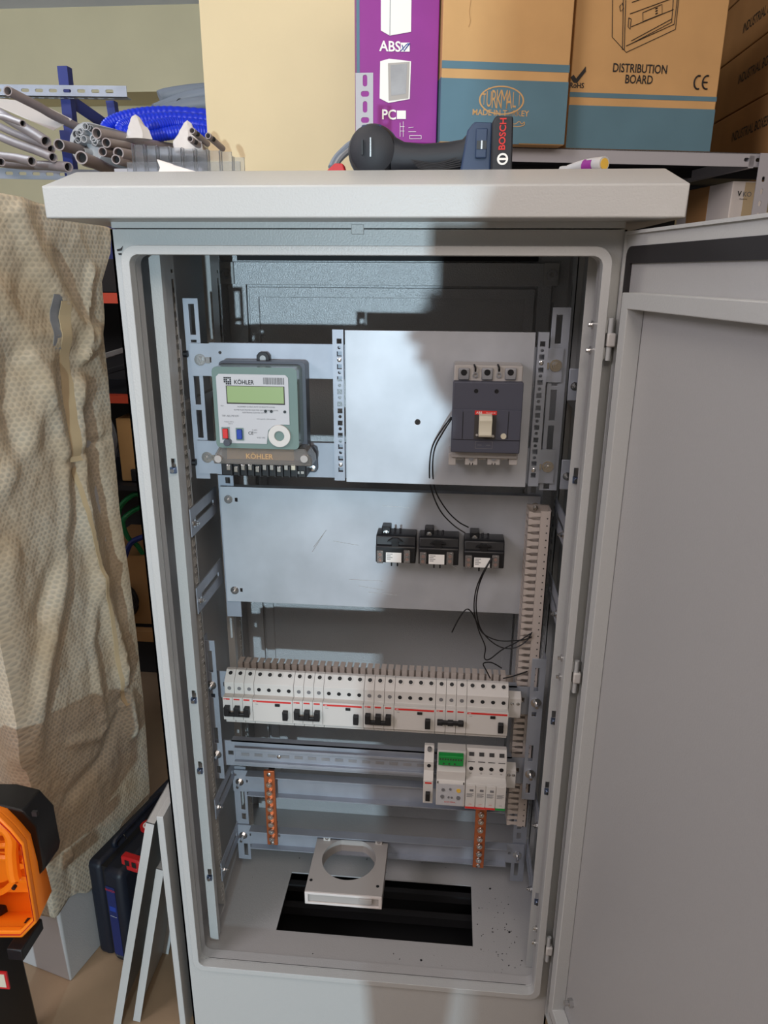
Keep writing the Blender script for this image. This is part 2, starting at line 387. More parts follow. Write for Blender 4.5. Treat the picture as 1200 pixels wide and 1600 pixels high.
# hinges
for px, py in ((952, 530), (902, 1055), (861, 1480)):
    p = P(px, py, -.008); x = .3115; z = p.z; h = []
    mb = MB(); mb.box(x-.0045, x-.001, -.012, -.003, z+.008, z+.024); mb.box(x-.0045, x-.001, -.012, -.003, z-.024, z-.010)
    mb.cyl((x+.003, -.012, z+.007), (x+.003, -.012, z+.026), .0035, 12); mb.cyl((x+.003, -.012, z-.026), (x+.003, -.012, z-.009), .0035, 12)
    hg = build('hinge', mb, 'paint', cab); mb = MB(); mb.box(x-.001, x+.010, -.018, -.006, z-.009, z+.008); build('hinge_barrel', mb, 'device_white', hg, bevel=.002)
    for dz in (.016, -.016):
        mb = MB(); mb.cyl((LX, .012, z+dz), (LX-.006, .012, z+dz), .003, 8); mb.cyl((LX, .012, z+dz), (LX-.002, .012, z+dz), .0055, 12); build('hinge_stud', mb, 'steel', hg)
# door, opened a little past square
A = .1787; dv = V((math.sin(A), -math.cos(A), 0)); nv = V((-math.cos(A), -math.sin(A), 0)); DO = V((.325, -.005, 0))
DW, DT, DB = .64, 1.2425, -.045
def DP(s, z, off): return DO + dv*s + nv*off + Z3*z
def dplate(outer, holes, o0, t): mb = MB(); mb.plate(outer, holes, t, DO+nv*o0, dv, Z3, nv); return mb
door = build('cabinet_door', dplate(rect(.0, DW, DB, DT), [], -.022, .020), 'paint_in', cab)
build('door_fold', dplate(rect(.0, DW, DB, DT), [rect(.0035, DW-.0035, DB+.0035, DT-.0035)], -.002, .006), 'paint', door)
build('door_rim', dplate(rect(.0035, DW-.0035, DB+.0035, DT-.0035), [rrect(.004, DW-.016, DB+.016, 1.2255, .012)], -.002, .0025), 'paint', door)
build('gasket', dplate(rrect(.004, DW-.016, DB+.016, 1.2255, .012), [rect(.017, DW-.036, DB+.036, 1.206)], -.002, .003), 'rubber', door)
st0, st1 = .047, .0655
stf = build('stiffener_frame', dplate(rect(st0, DW-.05, DB+.075, 1.1735), [rect(st1, DW-.07, DB+.095, 1.1555)], -.002, .021), 'paint', door, bevel=.0012)
p = DP(.1, .03, .0)
for px, py in ((893, 1567),):
    q = PL(px, py, DO, nv); mb = MB(); mb.cyl(q-nv*.002, q+nv*.012, .004, 10); mb.cyl(q-nv*.002, q+nv*.005, .007, 6); build('door_bolt', mb, 'steel', door)
# ================================================================ INTERNAL FRAMES
def slots(x0, x1, z0, z1, spec):   # spec: (centre fraction x, half width) and z list
    return []
def upright(name, x0, x1, y, z0, z1, holes, label, group, side, parent=None):
    """L profile: slotted face towards the door and a flange running back"""
    u = thing(name, ((x0+x1)/2, y, z0), label, 'bracket', group) if parent is None else parent
    mb = MB(); mb.plate(rect(x0, x1, z0, z1), holes, .002, (0, y, 0), X3, Z3, Y3)
    fx = x0 if side < 0 else x1
    mb2 = MB(); mb2.box(fx, fx-side*.002, y+.002, y+.026, z0, z1)
    build('slotted_face', mb, 'zinc', u, bevel=.0004); build('flange', mb2, 'zinc', u)
    return u
def vslots(cx, w, zs): return [rect(cx-w/2, cx+w/2, a, b) for a, b in zs]
def zpx(px, py, y): return P(px, py, y).z
# upper uprights (front of them carry the beams)
zt, zb = 1.157, .882
zs = [(zpx(300,523,.115), zpx(300,475,.115)), (zpx(300,535,.115), zpx(300,531,.115)), (zpx(311,632,.115), zpx(311,588,.115)), (zpx(315,684,.115), zpx(315,641,.115)), (zpx(316,697,.115), zpx(316,692,.115))]
ul = upright('slotted_upright', -.2790, -.2560, .115, zb, zt, vslots(-.2665, .0085, zs), 'slotted zinc bracket at the upper left, beside the energy meter', 'upper slotted brackets', -1)
ul['label'] = 'slotted zinc upright at the upper left, just left of the energy meter'
zs = [(zpx(870,537,.115), zpx(874,492,.115)), (zpx(866,603,.115), zpx(866,594,.115)), (zpx(863,657,.115), zpx(863,609,.115)), (zpx(858,709,.115), zpx(860,665,.115)), (zpx(855,764,.115), zpx(855,754,.115))]
ur = upright('slotted_upright', .2585, .2845, .115, zb-.002, zt-.008, vslots(.269, .0085, zs), 'slotted zinc upright at the upper right, just right of the moulded case breaker', 'upper slotted brackets', 1)
for u, sx, x, ys in ((ul, -1, -.2815, [(276,553),(285,722)]), (ur, 1, .287, [(893,600),(886,740)])):
    for px, py in ys:
        z = zpx(px, py, .11); mb = MB(); mb.box(x, x+sx*.0195, .103, .105, z-.023, z+.023); tb = build('fixing_tab', mb, 'zinc', u, bevel=.001)
        bolt(tb, (x+sx*.009, .103, z-.002), r=.0045)
        if sx < 0: mb = MB(); mb.cyl((x+.006, .11, z), (x+.0, .11, z), .005, 10); build('nut', mb, 'black', tb)
# beams in front of the upper uprights
for name, z1, z0, lb in (('cross_beam', 1.0925, 1.0445, 'upper bright zinc cross beam behind the top of the energy meter'), ('cross_beam', .9445, .8920, 'lower bright zinc cross beam behind the base of the energy meter')):
    b = thing(name, (0, .111, z0), lb, 'beam', 'upper cross beams')
    mb = MB(); mb.plate(rect(-.2720, .2775, z0, z1), [rect(-.2440, -.2400, (z0+z1)/2-.004, (z0+z1)/2+.004), circ(-.226, (z0+z1)/2+.011, .0024)], .002, (0, .111, 0), X3, Z3, Y3)
    mb.box(-.242, .247, .1112, .122, z1-.001, z1+.0012); mb.box(-.242, .247, .1112, .122, z0-.001, z0+.001)
    build('beam_web', mb, 'zinc', b)
    for x in (-.257, .268): bolt(b, (x, .111, (z0+z1)/2), r=.0065, stud=.003); 
    for x in (-.2455, .255): mb = MB(); mb.box(x-.0035, x+.0035, .1095, .111, (z0+z1)/2-.005, (z0+z1)/2+.004); build('slide_tongue', mb, 'steel', b)
# perforated 19-inch style strips
zz0, zz1 = .8900, 1.1158
L = [(526,533),(527,543),(527,553),(528,562),(528,573),(528,582),(529,592),(529,602),(530,612),(530,621),(530,631),(530,642),(530,651),(531,661),(531,670),(531,680),(531,689),(531,698),(531,707),(531,716),(531,726),(531,734)]
for xs, xe, lb, dx in ((-.0545, -.0385, 'perforated zinc strip along the left edge of the upper mounting plate', 0), (.2395, .2545, 'perforated zinc strip along the right edge of the upper mounting plate', 0)):
    hs = []; cx = xs+.0098 if xs < 0 else xs+.0066
    for i, (px, py) in enumerate(L):
        z = zpx(px, py, .1)
        if i in (1,3,5,7,9,12,14,16,18,20): hs.append(circ(cx, z, .0026, 8))
        else: hs.append(rect(cx-.0036, cx+.0036, z-.0036, z+.0036))
    t = thing('perforated_strip', (cx, .1, zz0), lb, 'strip', 'perforated strips beside the upper plate')
    mb = MB(); mb.plate(rect(xs, xe, zz0, zz1), hs, .0015, (0, .1, 0), X3, Z3, Y3); mb.box(xs, xs+.0015, .1015, .1095, zz0, zz1)
    build('strip_face', mb, 'zinc', t)
    for z in (L[3], L[20]): screw(t, (cx, .1005, zpx(*z, .1)), r=.0032)
# upper plate
t = thing('mounting_plate', (.1, .104, .887), 'upper bright galvanised mounting plate carrying the grey moulded case breaker', 'plate')
mb = MB(); mb.plate(rect(-.0370, .2360, .8868, 1.1150), [circ(.0712, zpx(671,660,.104), .0042, 16)], .0015, (0, .104, 0), X3, Z3, Y3)
mb.box(-.0370, -.0355, .1055, .1095, .8868, 1.115); mb.box(.2345, .236, .1055, .1095, .8868, 1.115)
build('plate_sheet', mb, 'zinc_plate', t, bevel=.0005)
# middle plate with the current transformers
t = thing('mounting_plate', (0, .19, .634), 'wide scratched galvanised plate carrying three black current transformers', 'plate')
hs = []
for px, py in ((369,781),(377,922)):
    q = P(px, py, .19); hs.append(rect(q.x-.0022, q.x+.0022, q.z-.0035, q.z+.0035))
mb = MB(); mb.plate(rect(-.2670, .2720, .6335, .8475), hs, .0015, (0, .19, 0), X3, Z3, Y3); mb.box(-.255, .262, .1915, .205, .846, .8475); mb.box(-.255, .262, .1915, .205, .6335, .635)
pp = build('plate_sheet', mb, 'zinc_plate', t, bevel=.0004)
for px, py in ((357,780),(367,922),(836,792)): bolt(t, P(px, py, .19), r=.0055, stud=.005)
# scratches as thin raised marks in the zinc
mb = MB()
for a, b in (((520,845),(560,852)),((490,855),(510,828)),((507,832),(488,862)),((560,915),(600,922)),((575,925),(620,930)),((545,905),(598,908)),((700,880),(715,888)),((596,790),(640,793))):
    mb.tube([P(*a, .1897), P(*b, .1897)], .0004, 4)
build('scratches', mb, 'steel', pp)
# side arms running back from the front rails
def arm(x, y0, y1, z0, z1, label, sx):
    t = thing('depth_bracket', (x, y0, z0), label, 'bracket', 'slotted side arms')
    mb = MB(); mb.plate([(y0, z0), (y1, z0), (y1, z1), (y0, z1)], [[(y0+.022, (z0+z1)/2-.0045), (y1-.018, (z0+z1)/2-.0045), (y1-.018, (z0+z1)/2+.0045), (y0+.022, (z0+z1)/2+.0045)]], .002, (x, 0, 0), Y3, Z3, X3)
    build('arm_face', mb, 'zinc', t)
    bolt(t, (x+(0.002 if sx < 0 else -.0), y0+.012, (z0+z1)/2-.004), d=(-sx, 0, 0), r=.005, stud=.003)
for (z0, z1, y0, y1), nm in (((.796, .842, .086, .208), 'upper end of the middle plate'), ((.662, .708, .086, .208), 'lower end of the middle plate'), ((.247, .290, .090, .205), 'top of the lower frame'), ((.098, .140, .096, .205), 'bottom of the lower frame')):
    arm(-.2815, y0-.008, y1, z0, z1, 'slotted zinc arm on the left wall, holding the '+nm, -1)
    arm(.2985, y0, y1, z0, z1, 'slotted zinc arm on the right wall, holding the '+nm, 1)
# lower frame: uprights and beams
zs_l = [(zpx(380,1228,.2), zpx(380,1224,.2)), (zpx(380,1265,.2), zpx(380,1234,.2)), (zpx(381,1280,.2), zpx(381,1271,.2)), (zpx(383,1336,.2), zpx(383,1313,.2))]
t = upright('slotted_upright', -.2830, -.2570, .2, .045, .272, vslots(-.2665, .008, zs_l), 'slotted zinc upright at the lower left, behind the copper bar', 'lower slotted brackets', -1)
t = upright('slotted_upright', .2700, .2960, .2, .040, .272, vslots(.2810, .008, [(a-.001, b-.001) for a, b in zs_l]), 'slotted zinc upright at the lower right, below the beige trunking', 'lower slotted brackets', 1)
for z1, z0, lb in ((.2660, .2160, 'lower frame cross beam just under the second row of devices'), (.1340, .0880, 'lowest zinc cross beam carrying the round-holed transformer')):
    b = thing('cross_beam', (0, .197, z0), lb, 'beam', 'lower cross beams')
    mb = MB(); mb.plate(rect(-.2830, .2930, z0, z1), [rect(-.2560, -.2530, (z0+z1)/2-.003, (z0+z1)/2+.003), rect(.262, .268, (z0+z1)/2-.003, (z0+z1)/2+.003)], .002, (0, .1965, 0), X3, Z3, Y3)
    mb.box(-.252, .258, .180, .1965, z1-.002, z1); mb.box(-.252, .258, .184, .1965, z0, z0+.002)
    build('beam_web', mb, 'zinc', b)
    for x in (-.2690, .2800): bolt(b, (x, .1965, (z0+z1)/2-.002), r=.0062, stud=.012)
# a short stub of the middle plate's own upright, showing above it
t = upright('slotted_upright', -.2710, -.2440, .196, .60, .866, vslots(-.2540, .008, [(.8515, .862)]), 'slotted upright end peeping above the left corner of the middle plate', 'middle slotted brackets', -1)
t = upright('slotted_upright', .2500, .2760, .196, .60, .866, vslots(.2600, .008, [(.8515, .862)]), 'slotted upright end peeping above the right corner of the middle plate', 'middle slotted brackets', 1)
# row uprights for the din rails
zs = [(zpx(324,1050,.125), zpx(324,1017,.125)), (zpx(331,1090,.125), zpx(331,1084,.125)), (zpx(335,1161,.125), zpx(335,1137,.125)), (zpx(339,1208,.125), zpx(339,1197,.125))]
t = upright('slotted_upright', -.2975, -.2735, .125, .302, .588, vslots(-.2835, .0075, zs), 'slotted zinc upright holding the left ends of both device rows', 'row slotted brackets', -1)
zs = [(zpx(842,1081,.125), zpx(842,1044,.125)), (zpx(838,1120,.125), zpx(838,1113,.125)), (zpx(833,1190,.125), zpx(833,1165,.125)), (zpx(831,1240,.125), zpx(831,1225,.125))]
t = upright('slotted_upright', .2700, .2935, .125, .300, .584, vslots(.2800, .0075, zs), 'slotted zinc upright holding the right ends of both device rows', 'row slotted brackets', 1)
def row(zc, lab, lab2, x0, boltz):
    b = thing('cross_beam', (0, .14, zc-.03), lab, 'beam', 'device row beams')
    mb = MB(); mb.plate(rect(-.2960, .2930, zc-.027, zc+.027), [rect(-.2690, -.2590, zc-.004, zc+.005), rect(.2530, .2640, zc-.004, zc+.006)], .002, (0, .142, 0), X3, Z3, Y3)
    mb.box(-.262, .2500, .142, .156, zc+.025, zc+.027)
    build('beam_web', mb, 'zinc', b)
    for x in (-.2845, .2815): bolt(b, (x, .125, boltz), r=.0066, stud=.010)
    r = thing('din_rail', (0, .14, zc), lab2, 'rail', 'din rails')
    mb = MB(); mb.prism([(.142, -.0135), (.142, .0135), (.1355, .0135), (.1355, .0175), (.1343, .0175), (.1343, .0123), (.1408, .0123), (.1408, -.0123), (.1343, -.0123), (.1343, -.0175), (.1355, -.0175), (.1355, -.0135)], (x0, 0, zc), Y3, Z3, X3, .2470-x0)
    build('rail_profile', mb, 'zinc', r, bevel=.0004)
    mb = MB(); x = x0+.012
    while x < .235: mb.box(x, x+.015, .1400, .1406, zc-.003, zc+.003); x += .025
    build('rail_slots', mb, 'zinc_dull', r)
    mb = MB(); mb.lathe([(.004,0),(.004,.002),(.001,.003)], (x0+.083, .1405, zc), (0,-1,0), 12); build('rivet', mb, 'steel', r)
    return r
row(zpx(335,1072,.135), 'zinc beam behind the long row of white circuit breakers', 'steel din rail under the long row of white circuit breakers', -.2650, zpx(329,1070,.125))
row(zpx(370,1180,.135)-.001, 'zinc beam behind the mostly empty lower device rail', 'mostly empty steel din rail below the long breaker row', -.2560, zpx(337,1178,.125))
# ================================================================ CIRCUIT BREAKER ROW
YF = .095; zf1 = zpx(347.5, 1089, YF); zf0 = zf1-.045
zb0, zb1 = zpx(349, 1083, .109), zpx(351, 1066, .109); ztp = zpx(372, 1043, .1335)
PW = .0175; XB = P(347.5, 1089, YF).x
PROF = [(.134, zf0-.016), (.106, zf0-.012), (.106, zf0), (YF, zf0), (YF, zf1), (.109, zb0), (.109, zb1), (.127, ztp), (.134, ztp)]
SL = V((0, .127-.109, ztp-zb1)).normalized(); SN = SL.cross(X3).normalized()
if SN.y > 0: SN = -SN
def module(n, x0, label, kind):
    g = 'three-pole breakers with joined toggles' if kind != 'rcd' else 'four-module residual current breakers'
    t = thing('circuit_breaker' if kind != 'rcd' else 'residual_current_breaker', (x0, YF, zf0), label, 'circuit breaker', g)
    w = n*PW-.0006
    if kind == 'rcd':
        build('body', MB().prism(PROF, (x0, 0, 0), Y3, Z3, X3, w), 'device_white', t, bevel=.0005)
    else:
        for i in range(n): build('pole', MB().prism(PROF, (x0+i*PW, 0, 0), Y3, Z3, X3, PW-.0005), 'device_white', t, bevel=.0005)
    for i in range(n):
        cx = x0+(i+.5)*PW; mb = MB(); mb.ring((cx, .109, (zb0+zb1)/2), (cx, .1082, (zb0+zb1)/2), .0042, .0031, 14); mb.cyl((cx, .1091, (zb0+zb1)/2), (cx, .1086, (zb0+zb1)/2), .0031, 14)
        build('screw_hole', MB().cyl((cx, .1091, (zb0+zb1)/2), (cx, .1084, (zb0+zb1)/2), .0034, 14), 'grey_print' if kind != 'rcd' else 'black', t)
        q = V((cx, .109, zb1))+SL*(SL.z and .72*(V((0,.018,ztp-zb1)).length))
        d = build('terminal', MB().ring(q-SN*.001, q+SN*.0012, .0052, .0036, 14), 'device_white', t)
        build('terminal_bore', MB().cyl(q-SN*.001, q+SN*.0004, .0037, 14), 'black', d)
        build('vent', MB().prism([(math.cos(a)*.004, -abs(math.sin(a))*.0022 if False else math.sin(a)*.0022) for a in [math.pi*j/6 for j in range(7)]], (cx, .1055 if False else .1058, zf0-.0035), X3, Z3, -Y3, .0004), 'black', t)
    if kind == 'rcd':
        build('stripe', MB().box(x0+.001, x0+w-.002, YF-.0005, YF, zf1-.0062, zf1-.0030), 'red_print', t)
        xt = x0+3*PW; build('toggle', MB().box(xt+.0005, xt+.0095, YF-.008, YF, zf0+.009, zf0+.026), 'black', t, bevel=.001)
        build('test_button', MB().box(x0+2.25*PW, x0+2.25*PW+.0085, YF-.002, YF, zf1-.0125, zf1-.0075), 'black', t, bevel=.0006)
        text('lettering', 'ABB', 'white_print', (x0+.005, YF-.0006, zf1-.0046), X3, Z3, .0018, t)
        text('small_lettering', 'F204', 'grey_print', (x0+.007, YF, zf1-.0105), X3, Z3, .0018, t)
    else:
        for i in range(n): build('stripe', MB().box(x0+i*PW+.002, x0+i*PW+.0125, YF-.0005, YF, zf1-.0048, zf1-.0022), 'red_print', t)
        text('lettering', 'ABB', 'white_print', (x0+.0045, YF-.0006, zf1-.0035), X3, Z3, .0016, t)
        dn = kind == 'down'
        y_ = YF-.009; z1, z0 = (zf0+.028, zf0+.012) if not dn else (zf0+.030, zf0+.020)
        tg = build('toggle', MB().box(x0+.0035, x0+n*PW-.0045, y_, YF-.004, z0, z0+.007), 'black', t, bevel=.001)
        for i in range(n): build('toggle_lever', MB().box(x0+i*PW+.0035, x0+i*PW+.0128, y_-.001, YF, z0+(.002 if not dn else -.001), z1+(.002 if not dn else -.004)), 'black', tg, bevel=.0008)
    return t
protoA = module(3, XB, 'leftmost three-pole breaker at the end of the long white row', 'mcb')
protoB = module(4, XB+3*PW, 'leftmost four-module residual current breaker, second device in the long white row', 'rcd')
names = ['', '', 'second three-pole breaker from the left, third device in the long white row', 'second residual current breaker from the left, fourth device in the long white row',
 'third three-pole breaker from the left, in the middle of the long white row', 'third residual current breaker from the left, sixth device in the long white row', '', 'rightmost residual current breaker, closing the right end of the long white row']
x = XB+7*PW
for i in range(2, 8):
    n = 3 if i % 2 == 0 else 4
    if i == 6: module(3, x, 'rightmost three-pole breaker, its black toggle bar thin and turned outward', 'down')
    else:
        c = copy_tree(protoA if n == 3 else protoB); c.location.x = x; c['label'] = names[i]
    x += n*PW
XE = x
# end clamps on the breaker rail
def clamp(x, w, zc, label):
    t = thing('end_clamp', (x, .12, zc), label, 'clamp', 'rail end clamps')
    build('clamp_body', MB().prism([(.134, zc-.024), (.119, zc-.020), (.119, zc+.018), (.134, zc+.024)], (x, 0, 0), Y3, Z3, X3, w), 'device_white', t, bevel=.0008)
    for i in range(2): screw(t, (x+w*(.28+.45*i), .119, zc+.008), r=.0028)
zr1, zr2 = zpx(335,1072,.135), zpx(370,1180,.135)-.001
clamp(XE+.001, .021, zr1, 'beige terminal clamp right of the long breaker row')
# ---------------------------------------------------------------- lower row devices
def zz(v, px=700, y=YF): return zpx(px, v, y)
xa = P(661, 1235, YF).x; xb_ = P(681, 1235, YF).x; xc = P(727, 1240, YF).x
xd = xc+4*PW
F1, F0 = zz(1222), zz(1257)
prof = [(.134, F0-.006), (.106, F0-.004), (.106, F0), (YF, F0), (YF, F1), (.109, F1+.011), (.109, F1+.028), (.127, F1+.050), (.134, F1+.050)]
t = thing('circuit_breaker', (xa, YF, F0), 'narrow single-pole white breaker left of the green terminal relay', 'circuit breaker')
build('body', MB().prism(prof, (xa, 0, 0), Y3, Z3, X3, .0172), 'device_white', t, bevel=.0006)
build('toggle', MB().box(xa+.0045, xa+.0125, YF-.008, YF, F0+.010, F0+.026), 'black', t, bevel=.001)
build('stripe', MB().box(xa+.003, xa+.0145, YF-.0005, YF, F1-.006, F1-.003), 'red_print', t)
build('screw_hole', MB().cyl((xa+.009, .1092, F1+.021), (xa+.009, .1083, F1+.021), .0035, 14), 'black', t)
build('terminal_bore', MB().cyl((xa+.009, .124, F1+.046), (xa+.009, .118, F1+.047), .0038, 14), 'grey_print', t)
# earth leakage relay
wr = xc-xb_-.0015
t = thing('earth_leakage_relay', (xb_, YF, F0), 'white relay with a green terminal block on its top in the lower row', 'relay')
build('body', MB().prism([(.134, F0-.006), (.106, F0-.006), (.100, F0), (.092, F0), (.092, F1), (.098, F1+.002), (.098, F1+.020), (.112, F1+.026), (.112, F1+.052), (.134, F1+.052)], (xb_+.0005, 0, 0), Y3, Z3, X3, wr), 'device_white', t, bevel=.0008)
gb = build('terminal_block', MB().box(xb_+.003, xb_+wr-.004, .1005, .112, F1+.030, F1+.049), 'green', t, bevel=.0008)
for i in range(9): build('terminal_slot', MB().box(xb_+.006+i*(wr-.014)/8-.0012, xb_+.006+i*(wr-.014)/8+.0012, .1000, .1006, F1+.041, F1+.0445), 'duct_dark', gb)
for i in range(3): build('terminal_screw', MB().cyl((xb_+.012+i*.0095, .1006, F1+.034), (xb_+.012+i*.0095, .0998, F1+.034), .0016, 8), 'duct_dark', gb)
fp = build('face_plate', MB().box(xb_+.002, xb_+wr-.002, .0912, .092, F0+.002, F1-.002), 'meter_face', t)
for i, (u, v_, m_, r_) in enumerate(((.25,.72,'grey_print',.003), (.5,.76,'grey_print',.0022), (.79,.72,'yellow',.0038), (.23,.42,'grey_print',.0034), (.45,.40,'grey_print',.0018), (.56,.40,'grey_print',.0018), (.79,.40,'grey_print',.0036))):
    cx = xb_+wr*u; cz_ = F0+(F1-F0)*v_; build('dial' if r_ > .002 else 'indicator', MB().cyl((cx, .0915, cz_), (cx, .0898, cz_), r_, 14), m_, fp)
for v_, s_ in ((.18, 'RCQ 020/A'),): text('lettering', s_, 'red_print', (xb_+wr*.5, .0911, F0+(F1-F0)*v_), X3, Z3, .0028, fp)
for u, s_ in ((.23, 'TEST'), (.79, 'RESET')): text('small_lettering', s_, 'grey_print', (xb_+wr*u, .0911, F0+(F1-F0)*.3), X3, Z3, .0014, fp)
for cx in (xb_+.003, xb_+wr-.002): build('notch', MB().box(cx-.001, cx+.001, .0915, .0925, F1-.001, F1+.003), 'black', t)
# surge arrester
t = thing('surge_arrester', (xc, YF, F0), 'four-pole white surge arrester with red and green base stripes, above the right copper bar', 'surge arrester')
build('body', MB().prism([(.134, F0-.008), (.100, F0-.004), (.092, F0-.004), (.092, F1+.002), (.109, F1+.004), (.109, F1+.028), (.124, F1+.052), (.134, F1+.052)], (xc, 0, 0), Y3, Z3, X3, 4*PW), 'device_white', t, bevel=.0006)
for i in range(4):
    x0 = xc+i*PW; cx = x0+PW/2
    cb = build('cartridge', MB().box(x0+.0006, x0+PW-.0006, .0900, .092, F0-.001, F1), 'device_white', t, bevel=.0004)
    for j in range(4): build('small_print', MB().box(x0+.002, x0+PW-.0035-(j%2)*.002, .0897, .09, F1-.0172-j*.0022, F1-.0164-j*.0022), 'grey_print', cb)
    if i < 3: build('window', MB().box(x0+.007, x0+.0135, .0893, .09, F1-.0118, F1-.0078), 'grey_print', cb)
    text('lettering', 'OVR', 'red_print' if i < 3 else 'grey_print', (cx, .0898, F0+.0085), X3, Z3, .0018, cb)
    build('stripe', MB().box(x0+.0002, x0+PW-.0002, .0895, .092, F0-.0012, F0+.0028), 'red_print' if i < 3 else 'green', cb)
    build('screw_hole', MB().cyl((cx, .1092, F1+.021), (cx, .1083, F1+.021), .0038, 14), 'black', t)
    text('pole_mark', ('L1', 'L2', 'L3', 'N')[i], 'black_print', (cx, .1088, F1+.0115), X3, Z3, .003, t)
    build('wire_entry', MB().obox((cx-.0042, .1166, F1+.041), (.0085, 0, 0), (0, .0035, .0055), (0, -.001, .0006)), 'black', t)
    build('slot_line', MB().obox((cx-.006, .1112, F1+.0325), (.012, 0, 0), (0, .0008, .0010), (0, -.001, .0006)), 'black', t)
clamp(xd+.001, .017, zr2, 'white rail stopper right of the surge arrester')
# ================================================================ ENERGY METER
ym = .046
ml, mr = P(331, 590, ym).x, P(464, 590, ym).x
mt, mbm = zpx(400, 574, ym), zpx(400, 700, ym)
t = thing('energy_meter', ((ml+mr)/2, .1, mbm-.02), 'three-phase electricity meter with green-grey display on the left beams', 'energy meter')
build('back_case', MB().prism(rrect(ml-.001, mr+.005, mbm-.035, mt+.004, .006), (0, .109, 0), X3, Z3, -Y3, .026), 'meter_back', t, bevel=.002)
build('front_cover', MB().prism(rrect(ml, mr, mbm-.001, mt, .007), (0, .083, 0), X3, Z3, -Y3, .083-ym), 'meter_case', t, bevel=.004)
fl_, fr_ = P(341, 640, ym).x, P(452, 640, ym).x; ft, fb = zpx(395, 585, ym), zpx(400, 693, ym)
rx0 = P(417, 690, ym).x; rz = zpx(430, 663, ym)
o_ = [(fl_, fb), (rx0, fb), (rx0+.003, fb+.020), (rx0+.011, rz-.002), (rx0+.022, rz), (fr_, rz), (fr_, ft-.004), (fr_-.004, ft), (fl_+.004, ft), (fl_, ft-.004)]
fp = build('face_plate', MB().prism(o_, (0, ym, 0), X3, Z3, -Y3, .0012), 'meter_face', t)
def Mx(px, py, off=.0014): return P(px, py, ym-off)
a, b = Mx(354, 603), Mx(444, 631)
build('display', MB().box(a.x, b.x, ym-.0018, ym-.0006, b.z, a.z), 'lcd', fp, bevel=.0006)
build('display_rim', MB().box(a.x-.0012, b.x+.0012, ym-.0015, ym-.0008, b.z-.0016, a.z+.0006), 'duct_dark', fp)
text('lettering', 'KÖHLER', 'black_print', Mx(381, 597.5), X3, Z3, .0060, fp, bold=.012, sx=.88)
q = Mx(355.5, 594.5)
mb = MB()
for i in range(4):
    for j in range(4):
        if (i*3+j*5+i*j) % 4 != 0: mb.box(q.x-.0056+i*.0028, q.x-.0034+i*.0028, ym-.0017, ym-.0011, q.z-.0056+j*.0028, q.z-.0034+j*.0028)
build('emblem', mb, 'black_print', fp)
q = Mx(411, 590); q2 = Mx(443, 601); mb = MB(); x = q.x; random.seed(3)
while x < q2.x: w = random.choice((.0005, .0009, .0014)); mb.box(x, x+w, ym-.0016, ym-.0011, q2.z, q.z); x += w+random.choice((.0006, .001))
build('bar_code', mb, 'grey_print', fp)
for px, py, s_, h_ in ((400,636,'3x230/400V 5(100)A AKTIF VE REAKTIF KOMBI',.0019),(400,641,'KOMBI ELEKTRONIK ELEKTRIK SAYACI 2000 imp/kWh',.0019),(398,645,'ELEKTRONIK ELEKTRIK SAYACI',.0018),(360,650,'TIP: AEL.MF.07F',.0026),(358,659,'Frekans: 50 Hz',.0016),(360,662,'Sinif: B',.0016),(357,668,'IP54',.0016),(416,655,'1000 imp/kWh  1000 imp/kVArh',.0015),(398,672,'R: 600/5',.0016),(398,676,'S: 600/5',.0016),(408,684,'0122 1783',.002),(347,634,'2024',.0016),(399,694,'- - - - - - - - - -',.0015)):
    text('small_lettering', s_, 'grey_print', Mx(px, py), X3, Z3, h_, fp)
text('lettering', 'CE', 'black_print', Mx(392, 677), X3, Z3, .0045, fp)
for px, py in ((415,642.5),(424,642.8),(445,643.5)): q = Mx(px, py); build('led', MB().cyl((q.x, ym-.001, q.z), (q.x, ym-.0022, q.z), .0021, 12), 'black', fp)
for px, py, m_ in ((353,677,'red'),(375,678,'blue_print')):
    q = Mx(px, py); build('button', MB().box(q.x-.0038, q.x+.0038, ym-.006, ym, q.z-.007, q.z+.007), m_, fp, bevel=.0008)
    build('button_frame', MB().plate(rect(q.x-.0056, q.x+.0056, q.z-.009, q.z+.009), [rect(q.x-.004, q.x+.004, q.z-.0075, q.z+.0075)], -.003, (0, ym, 0), X3, Z3, Y3), 'meter_case', fp)
q = Mx(357, 690); build('seal_knob', MB().cyl((q.x, ym, q.z), (q.x, ym-.010, q.z), .0052, 16), 'meter_back', t, bevel=.0006)
q = Mx(437, 681); build('optical_port', MB().ring((q.x, ym, q.z), (q.x, ym-.0045, q.z), .0162, .0072, 32), 'device_white', t, bevel=.0006)
build('port_window', MB().cyl((q.x, ym, q.z), (q.x, ym-.002, q.z), .0072, 20), 'meter_case', t)
# top lug with screw
q = P(411, 560, .100); lug = build('mounting_lug', MB().prism([(-.0105,-.012),(.0105,-.012),(.0095,.004),(.0055,.009),(-.0055,.009),(-.0095,.004)], (q.x, .109, q.z), X3, Z3, -Y3, .010), 'black', t, bevel=.001)
build('lug_screw', MB().lathe([(.0046,0),(.0046,.001),(.003,.001),(.003,.002),(.0012,.002)], (q.x, .099, q.z), (0,-1,0), 16), 'steel', lug)
